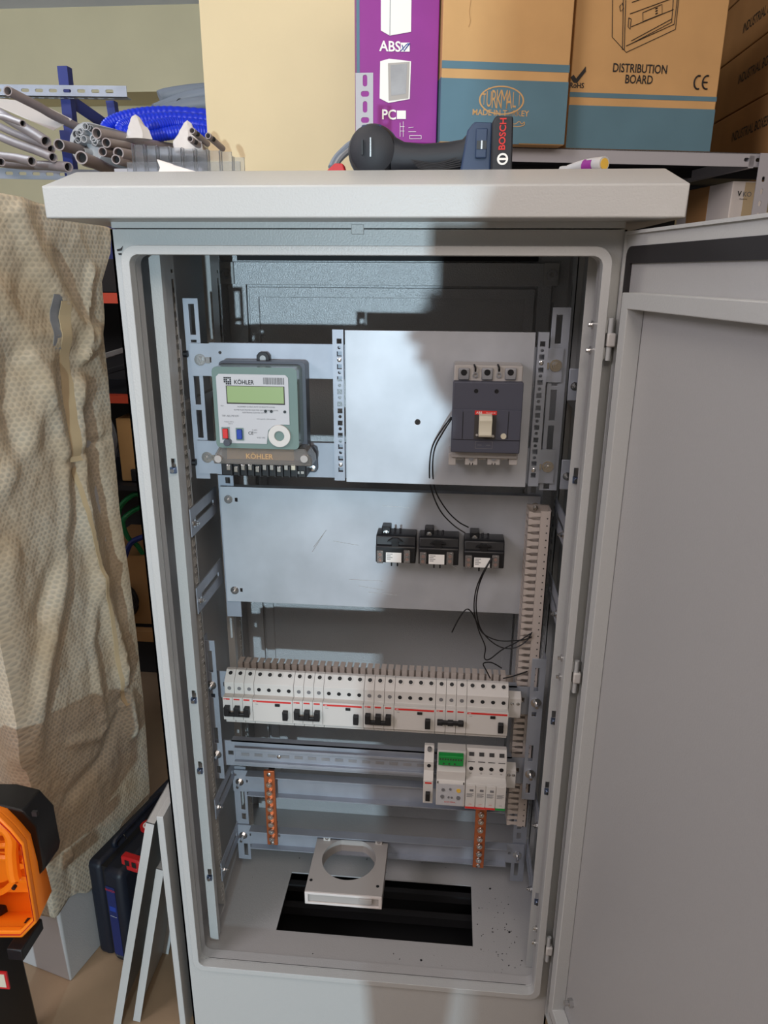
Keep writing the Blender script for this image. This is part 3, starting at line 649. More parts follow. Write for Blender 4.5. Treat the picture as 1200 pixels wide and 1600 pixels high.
# terminal cover and block
tb1, tb0 = zpx(400, 700, .052), zpx(400, 727, .052); cl, cr = P(333, 718, .052).x, P(487, 718, .052).x
tc = build('terminal_cover', MB().prism([(cl, tb0), (cr, tb0), (cr, tb0+.010), (cr-.010, tb1), (cl+.010, tb1), (cl, tb0+.010)], (0, .09, 0), X3, Z3, -Y3, .037), 'smoke_clear', t, bevel=.002)
text('lettering', 'KÖHLER', 'card', (P(405, 712, .052).x, .0525, (tb0+tb1)/2), X3, Z3, .0075, tc, bold=.01)
for px in (342, 476): q = P(px, 716, .052); build('cover_screw', MB().cyl((q.x, .053, q.z), (q.x, .047, q.z), .0055, 18), 'device_grey', tc)
build('circuit_board', MB().box(cl+.016, cr-.03, .078, .08, tb0+.004, tb1-.001), 'card', t)
k0 = zpx(400, 741, .07); blk = build('terminal_block', MB().box(P(350, 735, .07).x, P(481, 735, .07).x, .058, .108, k0, tb0+.003), 'black', t, bevel=.0015)
for i in range(10):
    cx = P(358+i*11.2, 730, .058).x; z = zpx(358+i*11.2, 730+(3 if i % 3 == 1 else 0), .058)
    build('terminal', MB().box(cx-.0033, cx+.0033, .0545, .058, z-.004, z+.005), 'steel' if i < 9 else 'handle_cream', blk, bevel=.0008)
    build('terminal_wall', MB().box(cx+.0048, cx+.0068, .050, .058, k0+.002, tb0), 'black', blk)
for i in range(2): q = P(466+i*7, 738, .056); build('aux_terminal', MB().box(q.x-.0022, q.x+.0022, .054, .0585, q.z-.002, q.z+.002), 'steel', blk)
q = P(486, 730, .098); build('side_lug', MB().prism(rrect(q.x-.012, q.x+.009, q.z-.009, q.z+.032, .005), (0, .109, 0), X3, Z3, -Y3, .008), 'meter_back', t, bevel=.001)
build('lug_screw', MB().lathe([(.0045,0),(.0045,.0015),(.002,.002)], (q.x+.002, .101, q.z-.002), (0,-1,0), 14), 'steel', t)
# ================================================================ MOULDED CASE BREAKER
yb_ = .044
bl, br = P(706.5, 640, yb_).x, P(816, 640, yb_).x; bt, bb = zpx(760, 597, yb_), zpx(757, 708, yb_)
t = thing('moulded_case_breaker', ((bl+br)/2, .104, bb-.02), 'grey moulded case breaker with cream toggle and red label on the upper plate', 'circuit breaker')
zt2, zb2 = zpx(760, 571, .058), zpx(755, 712, .058)
build('base', MB().box(bl+.001, br-.001, .058, .104, zb2-.004, zt2), 'device_grey', t, bevel=.0015)
build('front_cover', MB().box(bl, br, yb_, .060, bb, bt), 'mccb_grey', t, bevel=.0015)
ra, rb = P(722, 640, yb_), P(796, 684, yb_)
panel = build('raised_panel', MB().box(bl+.001, br-.001, yb_-.002, yb_, zpx(760, 687, yb_), zpx(760, 640, yb_)), 'mccb_grey', t, bevel=.0006)
for px in (723, 794): q = P(px, 660, yb_); build('panel_groove', MB().box(q.x-.0004, q.x+.0004, yb_-.0024, yb_-.002, zpx(px, 685, yb_), zpx(px, 643, yb_)), 'black', panel)
q0, q1 = P(742, 641, yb_), P(776, 648, yb_); lab = build('red_label', MB().box(q0.x, q1.x, yb_-.0028, yb_-.002, q1.z, q0.z), 'red_print', t)
text('lettering', 'ABB', 'white_print', (q0.x+.006, yb_-.003, (q0.z+q1.z)/2), X3, Z3, .0032, lab); text('small_lettering', 'Formula A1', 'white_print', (q1.x-.008, yb_-.003, (q0.z+q1.z)/2), X3, Z3, .0019, lab)
q2 = P(776, 686, yb_); build('toggle_well', MB().box(q0.x, q1.x, yb_-.0024, yb_-.002, q2.z, q1.z), 'duct_dark', t)
a, b = P(749, 650, yb_-.012), P(768, 683, yb_-.012)
build('toggle', MB().prism([(yb_, a.z+.002), (yb_-.010, a.z), (yb_-.014, a.z-.006), (yb_-.012, (a.z+b.z)/2), (yb_-.016, b.z+.003), (yb_-.014, b.z), (yb_, b.z)], (a.x, 0, 0), Y3, Z3, X3, b.x-a.x), 'handle_cream', t, bevel=.001)
for px, py, r_, m_ in ((786.5, 681, .0040, 'handle_cream'), (745, 679, .0017, 'device_grey'), (770, 681, .0019, 'device_grey'), (744, 611, .0030, 'black'), (776, 611.5, .0030, 'black')):
    q = P(px, py, yb_); build('test_button' if r_ > .0035 else 'screw', MB().cyl((q.x, yb_+.001, q.z), (q.x, yb_-.0035 if m_ != 'black' else yb_-.0004, q.z), r_, 16), m_, t)
mb = MB(); q = P(756, 695, yb_)
mb.plate(rect(q.x-.012, q.x+.012, q.z-.0055, q.z+.005), [rect(q.x-.0115, q.x+.0115, q.z-.005, q.z+.0045)], -.0004, (0, yb_, 0), X3, Z3, Y3)
for u in (-.009, .003): mb.box(q.x+u, q.x+u+.006, yb_-.0004, yb_, q.z-.0008, q.z)
build('printed_box', mb, 'grey_print', t)
for i, px in enumerate((725, 761.5, 798)):
    a, b = P(px-8.5, 575, .056), P(px+8.5, 594, .056)
    w = build('terminal_well', MB().box(a.x, b.x, .055, .058, b.z, a.z), 'zinc_dull', t, bevel=.002); q = P(px, 582, .055)
    build('terminal_bore', MB().cyl((q.x, .0555, q.z), (q.x, .0545, q.z), .0043, 18), 'black', w)
for px in (743, 780):
    q = P(px, 586, .056); build('pole_screw', MB().ring((q.x, .058, q.z), (q.x, .0555, q.z), .0038, .0022, 14), 'zinc_dull', t)
    build('pole_wire', MB().tube([P(px, 580, .055), P(px, 575, .052), P(px-2, 570, .06)], .0014, 8), 'wire', t)
for i, (pa, pb) in enumerate(((701, 712), (727, 746), (762, 781), (796, 808))):
    a, b = P(pa, 712, .062), P(pb, 727, .062); w = build('phase_barrier', MB().box(a.x, b.x, .062, .104, b.z, a.z+.004), 'device_grey', t, bevel=.0008)
    if i in (1, 2):
        q = P((pa+pb)/2, 716, .062); build('barrier_screw', MB().cyl((q.x, .0625, q.z), (q.x, .060, q.z), .0036, 14), 'zinc_dull', w)
        for s_ in (-.002, .002): build('slot', MB().box(q.x+s_-.0006, q.x+s_+.0006, .0615, .0622, q.z-.010, q.z-.007), 'black', w)
for px in (718, 754, 789): q = P(px, 713, .062); build('lower_terminal', MB().box(q.x-.007, q.x+.007, .066, .104, q.z-.006, q.z+.006), 'steel', t, bevel=.001)
# ================================================================ CURRENT TRANSFORMERS
def ct(px, py):
    y = .148; a = P(px-31, py+13, y); b = P(px+31, py+35, y); x0, x1_ = a.x, b.x
    z0, zm, z1 = zpx(px, py+36, y), zpx(px, py+10, y), zpx(px, py-10, .160)
    t = thing('current_transformer', ((x0+x1_)/2, .19, z0), 'x', 'current transformer', 'black current transformers on the middle plate')
    build('body', MB().prism([(.19, z0+.004), (.152, z0), (y, z0+.003), (y, zm), (.152, zm+.003), (.156, z1-.002), (.160, z1), (.19, z1)], (x0, 0, 0), Y3, Z3, X3, x1_-x0), 'black', t, bevel=.002)
    tb = P(px-14, py-24, .175); tz = zpx(px-14, py-11, .175)
    tab = build('fixing_tab', MB().box(tb.x-.0075, tb.x+.0075, .168, .19, tz-.006, tb.z), 'black', t, bevel=.0015)
    build('tab_screw', MB().lathe([(.0046,0),(.0046,.001),(.0032,.001),(.0032,.002),(.001,.0025)], (tb.x, .168, tb.z-.010), (0,-1,0), 14), 'steel', tab)
    cx = (x0+x1_)/2-.001; zc = z1-.001
    sl = build('bar_slider', MB().box(cx-.006, cx+.006, .149, .160, zm-.001, zm+.010), 'black', t, bevel=.0006)
    build('slider_ridge', MB().prism([(-.013, 0), (.013, 0), (.004, .005), (-.004, .005)], (cx, .150, zm+.010), X3, Z3, -Y3, .004), 'black', t)
    for s_ in (-.006, .003): build('clip', MB().cyl((cx+s_+.004, .170, z1-.001), (cx+s_+.004, .172, z1+.007), .0018, 8), 'black', t)
    for s_ in (-.006, .004): build('foot_pin', MB().box(cx+s_-.0012, cx+s_+.0012, .152, .158, z0-.006, z0+.003), 'black', t)
    la, lb = P(px-15, py+18, y), P(px+9, py+34, y)
    lb_ = build('sticker', MB().box(la.x, lb.x, y-.0006, y, lb.z, la.z), 'white_print', t)
    for j in range(4): build('sticker_print', MB().box(la.x+.0015, la.x+.011-(j % 2)*.003, y-.0009, y-.0006, la.z-.003-j*.003, la.z-.0021-j*.003), 'grey_print', lb_)
    mb = MB()
    for i in range(3):
        for j in range(3):
            if (i+j) % 2 == 0: mb.box(lb.x-.0055+i*.0014, lb.x-.0043+i*.0014, y-.0009, y-.0006, lb.z+.0012+j*.0014, lb.z+.0022+j*.0014)
    for s_, pa in ((0, px-24), (1, px+18)):
        q0, q1 = P(pa-5, py+14, y), P(pa+5, py+35, y)
        w = build('secondary_terminal', MB().box(q0.x, q1.x, y-.004, y+.002, q1.z+.001, q0.z), 'smoke_clear', t, bevel=.0012)
        for dz in (.3, .68): build('terminal_screw', MB().cyl(((q0.x+q1.x)/2, y+.0005, q1.z+(q0.z-q1.z)*dz), ((q0.x+q1.x)/2, y-.0025, q1.z+(q0.z-q1.z)*dz), .003, 12), 'copper', w)
    return t
for (px, py), l_ in (((618, 845), 'leftmost black current transformer, on the open side of the middle plate'), ((685, 848), 'middle of the three black current transformers'), ((756, 853), 'rightmost black current transformer, with black wires crossing its sticker')):
    ct(px, py)['label'] = l_
# ================================================================ COPPER BARS
def bar(cx, z0, z1, zs, label):
    t = thing('copper_bar', (cx, .19, z0), label, 'busbar', 'copper neutral and earth bars')
    build('bar', MB().box(cx-.0105, cx+.0105, .172, .177, z0, z1), 'copper', t, bevel=.0006)
    for z in (z0+.035, z1-.012): build('spacer', MB().cyl((cx, .177, z), (cx, .1965, z), .006, 12), 'black', t)
    for i, z in enumerate(zs):
        big = 0 < i < len(zs)-1 or (len(zs) == 8 and i == 0)
        mb = MB(); r = .0062 if big else .0042
        if big: mb.cyl((cx, .172, z), (cx, .168, z), r, 6); mb.ring((cx, .168, z), (cx, .1655, z), r*.85, r*.3, 12)
        else: mb.lathe([(r, 0), (r, .002), (r*.4, .003)], (cx, .172, z), (0,-1,0), 14)
        build('bar_screw', mb, 'steel', t)
cz1 = zpx(421, 1205, .172)
bar(P(423, 1262, .172).x, zpx(424, 1320, .172), cz1, [zpx(422, v, .172) for v in (1210, 1224, 1237, 1249, 1261.5, 1274, 1286, 1297, 1308.5, 1316)], 'left copper bar with a row of screws, hanging on the lower beams')
bar(P(749.5, 1310, .172).x, zpx(748, 1356, .172), zpx(751, 1258, .172), [zpx(750, v, .172) for v in (1271, 1282, 1295, 1309, 1320, 1332, 1342, 1352)], 'right copper bar with screws, hanging below the surge arrester')
# ================================================================ ROUND-HOLED SUMMATION TRANSFORMER
zt_ = .1165; tk = .027
A0, B0, C0, D0 = PZ(499, 1302, zt_), PZ(607, 1306.5, zt_), PZ(597, 1404, zt_), PZ(474.5, 1393, zt_)
x0, x1_ = (A0.x+D0.x)/2, (B0.x+C0.x)/2; y0_, y1_ = (C0.y+D0.y)/2, .194
h = PZ(545, 1343, zt_); hr = (PZ(586, 1345, zt_).x-PZ(502, 1343, zt_).x)/2
t = thing('ring_transformer', ((x0+x1_)/2, y1_, zt_-tk), 'flat light grey ring transformer with a large round hole over the floor opening', 'current transformer')
tyc = (PZ(545, 1310, zt_).y+PZ(545, 1376, zt_).y)/2
build('housing', MB().plate(rect(x0, x1_, y0_+.004, y1_), [circ(h.x, tyc, hr, 72)], -tk, (0, 0, zt_), X3, Y3, Z3), 'device_grey', t)
a, b = P(480, 1400, y0_), P(590, 1416, y0_)
build('front_frame', MB().plate(rect(x0, x1_, zt_-tk, zt_), [rect(x0+.006, x1_-.006, zt_-tk+.004, zt_-.005)], .004, (0, y0_, 0), X3, Z3, Y3), 'white_box', t, bevel=.0008)
build('front_tab', MB().box(x1_-.042, x1_-.018, y0_-.001, y0_+.004, zt_-.016, zt_-.006), 'device_grey', t, bevel=.0006)
for px, py in ((503, 1304.5), (599, 1313), (486, 1375), (590, 1385)): q = PZ(px, py, zt_); build('fixing_hole', MB().cyl((q.x, q.y, zt_-.001), (q.x, q.y, zt_+.0004), .003, 12), 'black', t)
for px in (511, 592):
    q = P(px, 1300, .193); mb = MB(); mb.box(q.x-.007, q.x+.007, .189, .1955, zt_-.002, zt_+.011); c_ = build('hanger_clip', mb, 'device_white', t, bevel=.001)
    build('clip_screw', MB().lathe([(.0035,0),(.0035,.001),(.001,.002)], (q.x, .189, zt_+.006), (0,-1,0), 10), 'steel', c_)
# ================================================================ SLOTTED TRUNKING
yd = .152; xr_ = .2800; xl_ = .2500; d1, d0 = zpx(850, 799, yd), zpx(820, 1292, yd)
t = thing('slotted_trunking', ((xl_+xr_)/2, .19, d0), 'tall beige slotted cable trunking running down the right side', 'cable duct')
build('base', MB().box(xl_, xr_+.006, .186, .19, d0, d1), 'duct', t); build('solid_side', MB().box(xr_+.0045, xr_+.006, yd, .19, d0, d1), 'duct', t)
build('front_band', MB().box(xl_+.0190, xr_+.006, yd, yd+.0015, d0, d1), 'duct', t)
pt = .01235; n = int((d1-d0)/pt)
fo = MB(); 
fo.prism([(0, .0012), (.0035, .0012), (.0085, .0030), (.0195, .0030), (.0195, .0093), (.0085, .0093), (.0035, .0112), (0, .0112)], (xl_, yd, d1-pt), X3, Z3, Y3, .0015)
fo.box(xl_, xl_+.0015, yd, yd+.006, d1-pt+.0012, d1-pt+.0112); fo.box(xl_, xl_+.0015, yd+.006, .1865, d1-pt+.0030, d1-pt+.0093)
f0 = build('finger', fo, 'duct', t)
dot = build('rivet_hole', MB().cyl((xr_, yd+.0002, d1-pt*.5-.006), (xr_, yd-.0003, d1-pt*.5-.006), .0013, 8), 'duct_dark', t)
for i in range(1, n):
    for o in (f0, dot): c = o.copy(); c.parent = t; c.location.z -= i*pt; COL.objects.link(c)
# horizontal trunking behind the breaker row
hz1 = zpx(520, 1043, .166)+.001; hz0 = hz1-.055; hx0_, hx1_ = P(372, 1045, .166).x, .2480
t = thing('slotted_trunking', (0, .19, hz0), 'horizontal grey slotted trunking whose fingers peep out above the long breaker row', 'cable duct')
build('base', MB().box(hx0_, hx1_, .186, .19, hz0, hz1-.012), 'duct', t); build('lower_wall', MB().box(hx0_, hx1_, .166, .186, hz0, hz0+.0015), 'duct', t)
f0 = build('finger', MB().box(hx0_, hx0_+.0088, .166, .186, hz1-.0015, hz1).box(hx0_, hx0_+.0088, .166, .1675, hz0, hz1-.0015), 'duct', t)
n = int((hx1_-hx0_)/.0124)
for i in range(1, n): c = f0.copy(); c.parent = t; c.location.x += i*.0124; COL.objects.link(c)
# ================================================================ LOOSE BLACK WIRES
def wire(label, pts, r=.0011, m='wire', grp='loose black wires'):
    o = build('wire', MB().tube([P(*p) for p in pts], r, 8, 8), m); tag(o, label, 'wire', grp); return o
wire('inner black wire curving from the grey breaker to the right transformer', [(705,652,.06),(690,672,.085),(675,700,.095),(671,735,.098),(674,765,.12),(688,798,.15),(708,820,.155),(727,833,.150)])
wire('outer black wire curving from the grey breaker to the right transformer tab', [(706,654,.062),(692,676,.088),(679,702,.097),(676,735,.098),(681,768,.12),(698,797,.15),(716,815,.155),(732,824,.158)])
wire('black wire leaving the right transformer and ending in a bare tip', [(769,872,.142),(757,893,.14),(747,920,.15),(744,950,.16),(750,980,.16),(765,1000,.155),(785,1012,.150),(805,1012,.146),(822,1002,.146),(831,988,.148)])
wire('black wire looping from the right transformer down to the trunking', [(766,875,.142),(752,900,.142),(743,925,.15),(741,955,.165),(748,985,.165),(758,1010,.16),(757,1028,.16),(765,1030,.155),(785,1015,.15),(810,1002,.146),(829,990,.147)])
wire('short black wire bent over an arch with a stripped end at its lower left', [(706,988,.15),(718,965,.15),(729,952,.15),(737,957,.155),(745,972,.16),(755,990,.155),(780,1001,.15),(815,1000,.147),(831,995,.148)])
wire('short curled black wire end above the breaker row', [(766,1060,.150),(760,1048,.15),(755,1038,.15),(760,1035,.15),(770,1036,.148),(784,1044,.145)])
wire('short black wire lying from the row top into the trunking', [(786,1060,.150),(800,1057,.15),(815,1052,.148),(824,1049,.150)])
# dirt and shavings on the floor pan
mb = MB(); random.seed(11)
for i in range(130):
    if random.random() < .6: px, py = random.gauss(790, 32), random.uniform(1400, 1545)
    else: px, py = random.uniform(370, 720), random.choice((random.uniform(1330, 1430), random.uniform(1490, 1540)))
    q = PZ(px, py, 0)
    if abs(q.x) > .285 or q.y < .01 or q.y > .38 or (-.185 < q.x < .2 and .07 < q.y < .226): continue
    s_ = random.uniform(.0004, .0012); a = random.random()*3
    mb.obox(q, (math.cos(a)*s_*2, math.sin(a)*s_*2, 0), (-math.sin(a)*s_, math.cos(a)*s_, 0), (0, 0, s_))
for px, py in ((765,1390),(795,1458),(657,1502),(806,1537)):
    q = PZ(px, py, 0); mb.obox(q, (.003, .001, 0), (-.001, .002, 0), (0, 0, .002))
o = build('dirt', mb, 'dark'); tag(o, 'small dark shavings and dust scattered on the cabinet floor', 'dirt', kind='stuff')
# ================================================================ LEFT SIDE: WRAPPED CABINET
e1 = V((.257, .966, 0)).normalized(); n1 = V((e1.y, -e1.x, 0)); WO = PZ(110, 1545, GZ)
def WS(px, py): q = PL(px, py, WO, n1); return (q-WO).dot(e1), q.z
t = thing('wrapped_cabinet', tuple(WO), 'grey cabinet wrapped in wrinkled cream bubble wrap, left of the open cabinet', 'wrapped cabinet')
o_ = WO+e1*.012-n1*.010
build('cabinet_body', MB().obox(o_, e1*.26, -n1*.55, Z3*1.42), 'paint_in', t, bevel=.004)
RE = sorted([(z, s) for s, z in [WS(172,357), WS(170,395), WS(156,440), WS(160,485), WS(158,520), WS(163,560), WS(168,620), WS(176,700), WS(185,800), WS(200,900), WS(212,1000), WS(224,1120), WS(232,1240), WS(226,1275), WS(212,1310), WS(196,1345), WS(185,1360)]])
def interp(tab, x):
    if x <= tab[0][0]: return tab[0][1]
    for (a, b), (c, d) in zip(tab, tab[1:]):
        if x <= c: return b+(d-b)*(x-a)/(c-a)
    return tab[-1][1]
TE = sorted([WS(0,303), WS(60,318), WS(120,337), WS(172,357)]); TE = [(-1, 1.32), (0, 1.312)]+TE+[(1, 1.25)]
def folds(px): return [WS(*p) for p in px]
RID = [(folds([(22,330),(45,385),(85,460),(135,525)]), .016, .022), (folds([(118,600),(120,680),(125,760),(150,900),(185,1020),(205,1140)]), .017, .016), (folds([(48,560),(80,640),(100,720),(104,800),(85,950),(55,1100),(50,1180)]), .015, .018),
       (folds([(0,760),(40,700),(60,640),(70,560)]), .010, .02), (folds([(0,460),(40,520),(95,525)]), .010, .022), (folds([(150,900),(140,1000),(160,1120)]), .008, .012),
       (folds([(5,880),(10,980),(20,1100),(35,1240)]), .014, .025), (folds([(130,640),(160,780),(190,950)]), -.010, .018), (folds([(120,560),(140,540),(160,500)]), .009, .01), (folds([(100,720),(130,700),(175,680)]), -.007, .008),
       (folds([(110,1240),(160,1180),(200,1060)]), -.009, .014), (folds([(60,960),(110,820),(112,740)]), -.010, .02), (folds([(75,1380),(130,1300),(200,1270)]), .008, .016), (folds([(20,560),(10,640),(30,720)]), -.01, .02), (folds([(110,1160),(150,1150),(190,1100)]), .007, .01),
       (folds([(90,400),(110,470),(130,500)]), -.008, .015), (folds([(140,420),(132,480),(125,560)]), .008, .008), (folds([(150,560),(170,600),(172,640)]), .006, .01)]
def dseg(p, a, b):
    ax, ay = a; bx, by = b; dx, dy = bx-ax, by-ay; l = dx*dx+dy*dy
    u = max(0, min(1, ((p[0]-ax)*dx+(p[1]-ay)*dy)/l)); return math.hypot(p[0]-ax-u*dx, p[1]-ay-u*dy), u
def fold(s, z):
    h = 0
    for pl_, A_, w in RID:
        d = min(dseg((s, z), a, b)[0] for a, b in zip(pl_, pl_[1:]))
        if d < 3*w: h += A_*math.exp(-(d/w)**2)
    v = V((s*9, z*3.2, 1.7)); h += .0055*noise.noise(v)+.003*noise.noise(V((s*30, z*14, 4)))+.0018*noise.noise(V((s*90, z*60, 9)))
    if s > .05: h *= min(1, max(0, (z-.06)/.2))
    return h
NR, NF, NS, NB = 230, 26, 60, 10
me_v = []; me_uv = []; rows = []
for i in range(NR+1):
    row = []
    tv = i/NR
    for j in range(NF+NS+NB+1):
        if j <= NF: q = -.42*(1-j/NF); reg = 0
        elif j <= NF+NS: reg = 1; f = (j-NF)/NS
        else: reg = 2; f = (j-NF-NS)/NB
        z0 = .02+.012*math.sin(j*.23)
        if reg == 0:
            z = z0+(1.305-z0)*tv; base = WO-n1*(-q)+Z3*0; h = fold(q, z); pos = V((base.x, base.y, 0))-e1*(.006+h*.8)+n1*0
            u = q
        elif reg == 1:
            zz_ = z0-.02+(1.3-z0)*tv; sm = interp(RE, zz_); s = f*sm; zt_s = interp(TE, s); z = (z0-.03*f)+(zt_s-z0+.03*f)*tv
            sm = interp(RE, z); s = f*sm; base = WO+e1*s; h = fold(s, z); edge = min(1, f*8)
            pos = V((base.x, base.y, 0))+n1*(.002+h*edge*min(1, (1-f)*10+.25)); u = s
            if f < .06: pos -= e1*.006*(1-f/.06)
        else:
            zt_s = interp(TE, .35); z = z0-.03+(zt_s-z0+.03)*tv; sm = interp(RE, z); base = WO+e1*sm-n1*(f*.30); pos = V((base.x, base.y, 0)); u = sm+f*.3
        if tv > .985: pos = pos*1.0
        row.append(len(me_v)); me_v.append((pos.x, pos.y, z)); me_uv.append((u, z))
    rows.append(row)
mb = MB(); mb.v = me_v; K = NF+NS+NB
mb.f = [(rows[i][j], rows[i][j+1], rows[i+1][j+1], rows[i+1][j]) for i in range(NR) for j in range(K)]
wr_ = build('bubble_wrap', mb, 'bubble', t); me = wr_.data; uvl = me.uv_layers.new(name='UVMap')
for lp in me.loops: uvl.data[lp.index].uv = me_uv[lp.vertex_index]
wr_.data.polygons.foreach_set('use_smooth', [True]*len(me.polygons))
sd = wr_.modifiers.new('solidify', 'SOLIDIFY'); sd.thickness = .0015
# top flap over the carton
mb = MB(); a = [WO+e1*s-Z3*GZ*0+Z3*(interp(TE, s)-GZ-.002) for s in (0, .12, .24, .345)]
for p0, p1 in zip(a, a[1:]): mb.hexa([p0, p1, p1-n1*.33, p0-n1*.33, p0+Z3*.003, p1+Z3*.003, p1-n1*.33+Z3*.003, p0-n1*.33+Z3*.003])
build('top_flap', mb, 'tape_brown', t)
def strip(name, pts, w, m, off=.004):
    mb = MB(); qs = []
    for px, py in pts: s, z = WS(px, py); qs.append((s, z))
    dense = []
    for (a, b), (c, d) in zip(qs, qs[1:]):
        for k_ in range(10): dense.append((a+(c-a)*k_/10, b+(d-b)*k_/10))
    dense.append(qs[-1]); L_ = []; R_ = []
    for i, (s, z) in enumerate(dense):
        a, b = dense[max(i-1, 0)], dense[min(i+1, len(dense)-1)]; dx, dz = b[0]-a[0], b[1]-a[1]; l = math.hypot(dx, dz); ox, oz = -dz/l*w/2, dx/l*w/2
        for sg, arr in ((1, L_), (-1, R_)): s2, z2 = s+ox*sg, z+oz*sg; p = WO+e1*s2; arr.append(V((p.x, p.y, z2))+n1*(max(fold(s2, z2), fold(s, z))+off))
    k_ = len(L_); mb.v = [tuple(p) for p in L_+R_]+[tuple(p-n1*.001) for p in L_+R_]
    for i in range(k_-1): mb.f += [(i, i+1, k_+i+1, k_+i), (2*k_+i, 3*k_+i, 3*k_+i+1, 2*k_+i+1), (i, 2*k_+i, 2*k_+i+1, i+1), (k_+i, k_+i+1, 3*k_+i+1, 3*k_+i)]
    return build(name, mb, m, t)
strip('packing_tape', [(88,470),(96,560),(104,640),(112,720)], .022, 'tape_brown')
strip('packing_tape', [(112,730),(128,800),(150,900),(172,1000),(192,1100)], .008, 'tape_brown')
strip('grey_board', [(78,460),(80,500),(83,545)], .022, 'zinc_dull', .003)['label'] = 'grey sheet showing through a gap in the wrap'
# ---------------------------------------------------------------- navy tool case
CO = PZ(152, 1490, GZ); CH = PL(131, 1347, CO, e1).z-GZ
t = thing('tool_case', tuple(CO), 'dark navy tool case with a red latch standing on edge by the bubble wrap', 'tool case')
cw, cl_ = .092, .28
def CP(a, b, c): return CO+n1*a+e1*b+Z3*c
build('shell', MB().obox(CP(0, .004, 0), n1*.038, e1*cl_, Z3*CH), 'navy', t, bevel=.012, seg=3)
build('shell', MB().obox(CP(.041, 0, 0), n1*(cw-.041), e1*(cl_+.004), Z3*(CH-.004)), 'navy', t, bevel=.014, seg=3)
build('seam', MB().obox(CP(.030, .010, .008), n1*.02, e1*(cl_-.01), Z3*(CH-.014)), 'black', t)
q = PL(203, 1348, CO-e1*.008, e1); lt = build('latch', MB().obox(q-n1*.022-Z3*.012, n1*.044, e1*.016, Z3*.020), 'case_red', t, bevel=.003)
for i in range(2): build('latch_rib', MB().obox(q-n1*(.012-.016*i)-Z3*.009-e1*.0015, n1*.010, e1*.002, Z3*.012), 'black', lt, bevel=.001)
build('latch_foot', MB().obox(q-n1*.010-Z3*.020-e1*.001, n1*.026, e1*.012, Z3*.010), 'case_red', lt, bevel=.002)
a, b = PL(157, 1381, CO, e1), PL(178, 1490, CO, e1); ca, cb_ = (a-CO).dot(n1), (b-CO).dot(n1)
st = build('sticker', MB().obox(CP(.050, -.0008, .022), n1*.021, e1*.001, Z3*(a.z-GZ-.022)), 'sticker_blue', t)
for dz, s_, m_, h_ in ((.008, 'BOSCH', 'red_print', .005), (.075, 'Professional', 'white_print', .0022)):
    text('lettering', s_, m_, CP(.0605, -.0012, a.z-GZ-dz), n1, Z3, h_, st)
build('sticker_patch', MB().obox(CP(.053, -.0011, a.z-GZ-.062), n1*.015, e1*.0006, Z3*.012), 'blue_print', st)
text('lettering', 'BOSCH', 'grey_print', CP(.064, -.0002, .018), n1, Z3, .005, t)
q = PL(232, 1291, CP(0, 0, CH), Z3); rb = build('badge', MB().cyl(q-Z3*.003, q+Z3*.0035, .017, 24), 'case_red', t)
build('badge_mark', MB().ring(q+Z3*.0035, q+Z3*.0042, .011, .008, 20), 'white_print', rb)
build('carry_handle', MB().tube([CP(.03, .06, CH-.004), CP(.03, .07, CH+.012), CP(.03, .2, CH+.012), CP(.03, .21, CH-.004)], .006, 8), 'navy', t)
build('handle_pin', MB().tube([PL(189, 1296, CP(0,0,CH+.004), Z3), PL(198, 1311, CP(0,0,CH+.004), Z3)], .0012, 6, 1), 'steel', t)
t = thing('tool_case', tuple(CP(.05, cl_+.03, 0)), 'second dark blue tool case with a red corner, further back behind the navy one', 'tool case')
build('shell', MB().obox(CP(.045, cl_+.03, 0), n1*.12, e1*.12, Z3*(CH+.015)), 'tool_blue', t, bevel=.012)
build('red_corner', MB().obox(CP(.050, cl_+.024, CH-.005), n1*.07, e1*.03, Z3*.03), 'case_red', t, bevel=.006)
# ---------------------------------------------------------------- leaning painted panels
def lean(x0, z0, x1, z1, y0, y1, th, label):
    t = thing('leaning_panel', ((x0+x1)/2, y0, z0), label, 'panel', 'spare painted panels beside the cabinet')
    d = V((x1-x0, 0, z1-z0)); N = V((d.z, 0, -d.x)).normalized()
    if N.x > 0: N = -N
    mb = MB(); mb.obox((x0, y0, z0), d, (0, .0015, 0), N*th); mb.obox(V((x0, y0+.0015, z0))+N*(th-.0015), d, (0, y1-y0, 0), N*.0015); mb.obox((x0, y1, z0), d, (0, .0015, 0), N*th)
    mb.obox(V((x0, y0, z0))+d*.997, d*.003, (0, y1-y0, 0), N*th)
    build('sheet', mb, 'paint', t)
lean(-.466, GZ, -.3515, .314, -.013, .15, .0145, 'longer white panel leaning on the cabinet, its edge nearest the navy tool case')
lean(-.4340, GZ, -.352, .200, .004, .15, .014, 'shorter white panel leaning beneath the longer one')
t = thing('side_cover', (-.337, 0, GZ), 'narrow white cover panel standing upright against the side of the open cabinet', 'panel')
build('sheet', MB().box(-.3500, -.3385, -.006, .40, GZ, .3235), 'paint', t, bevel=.001)
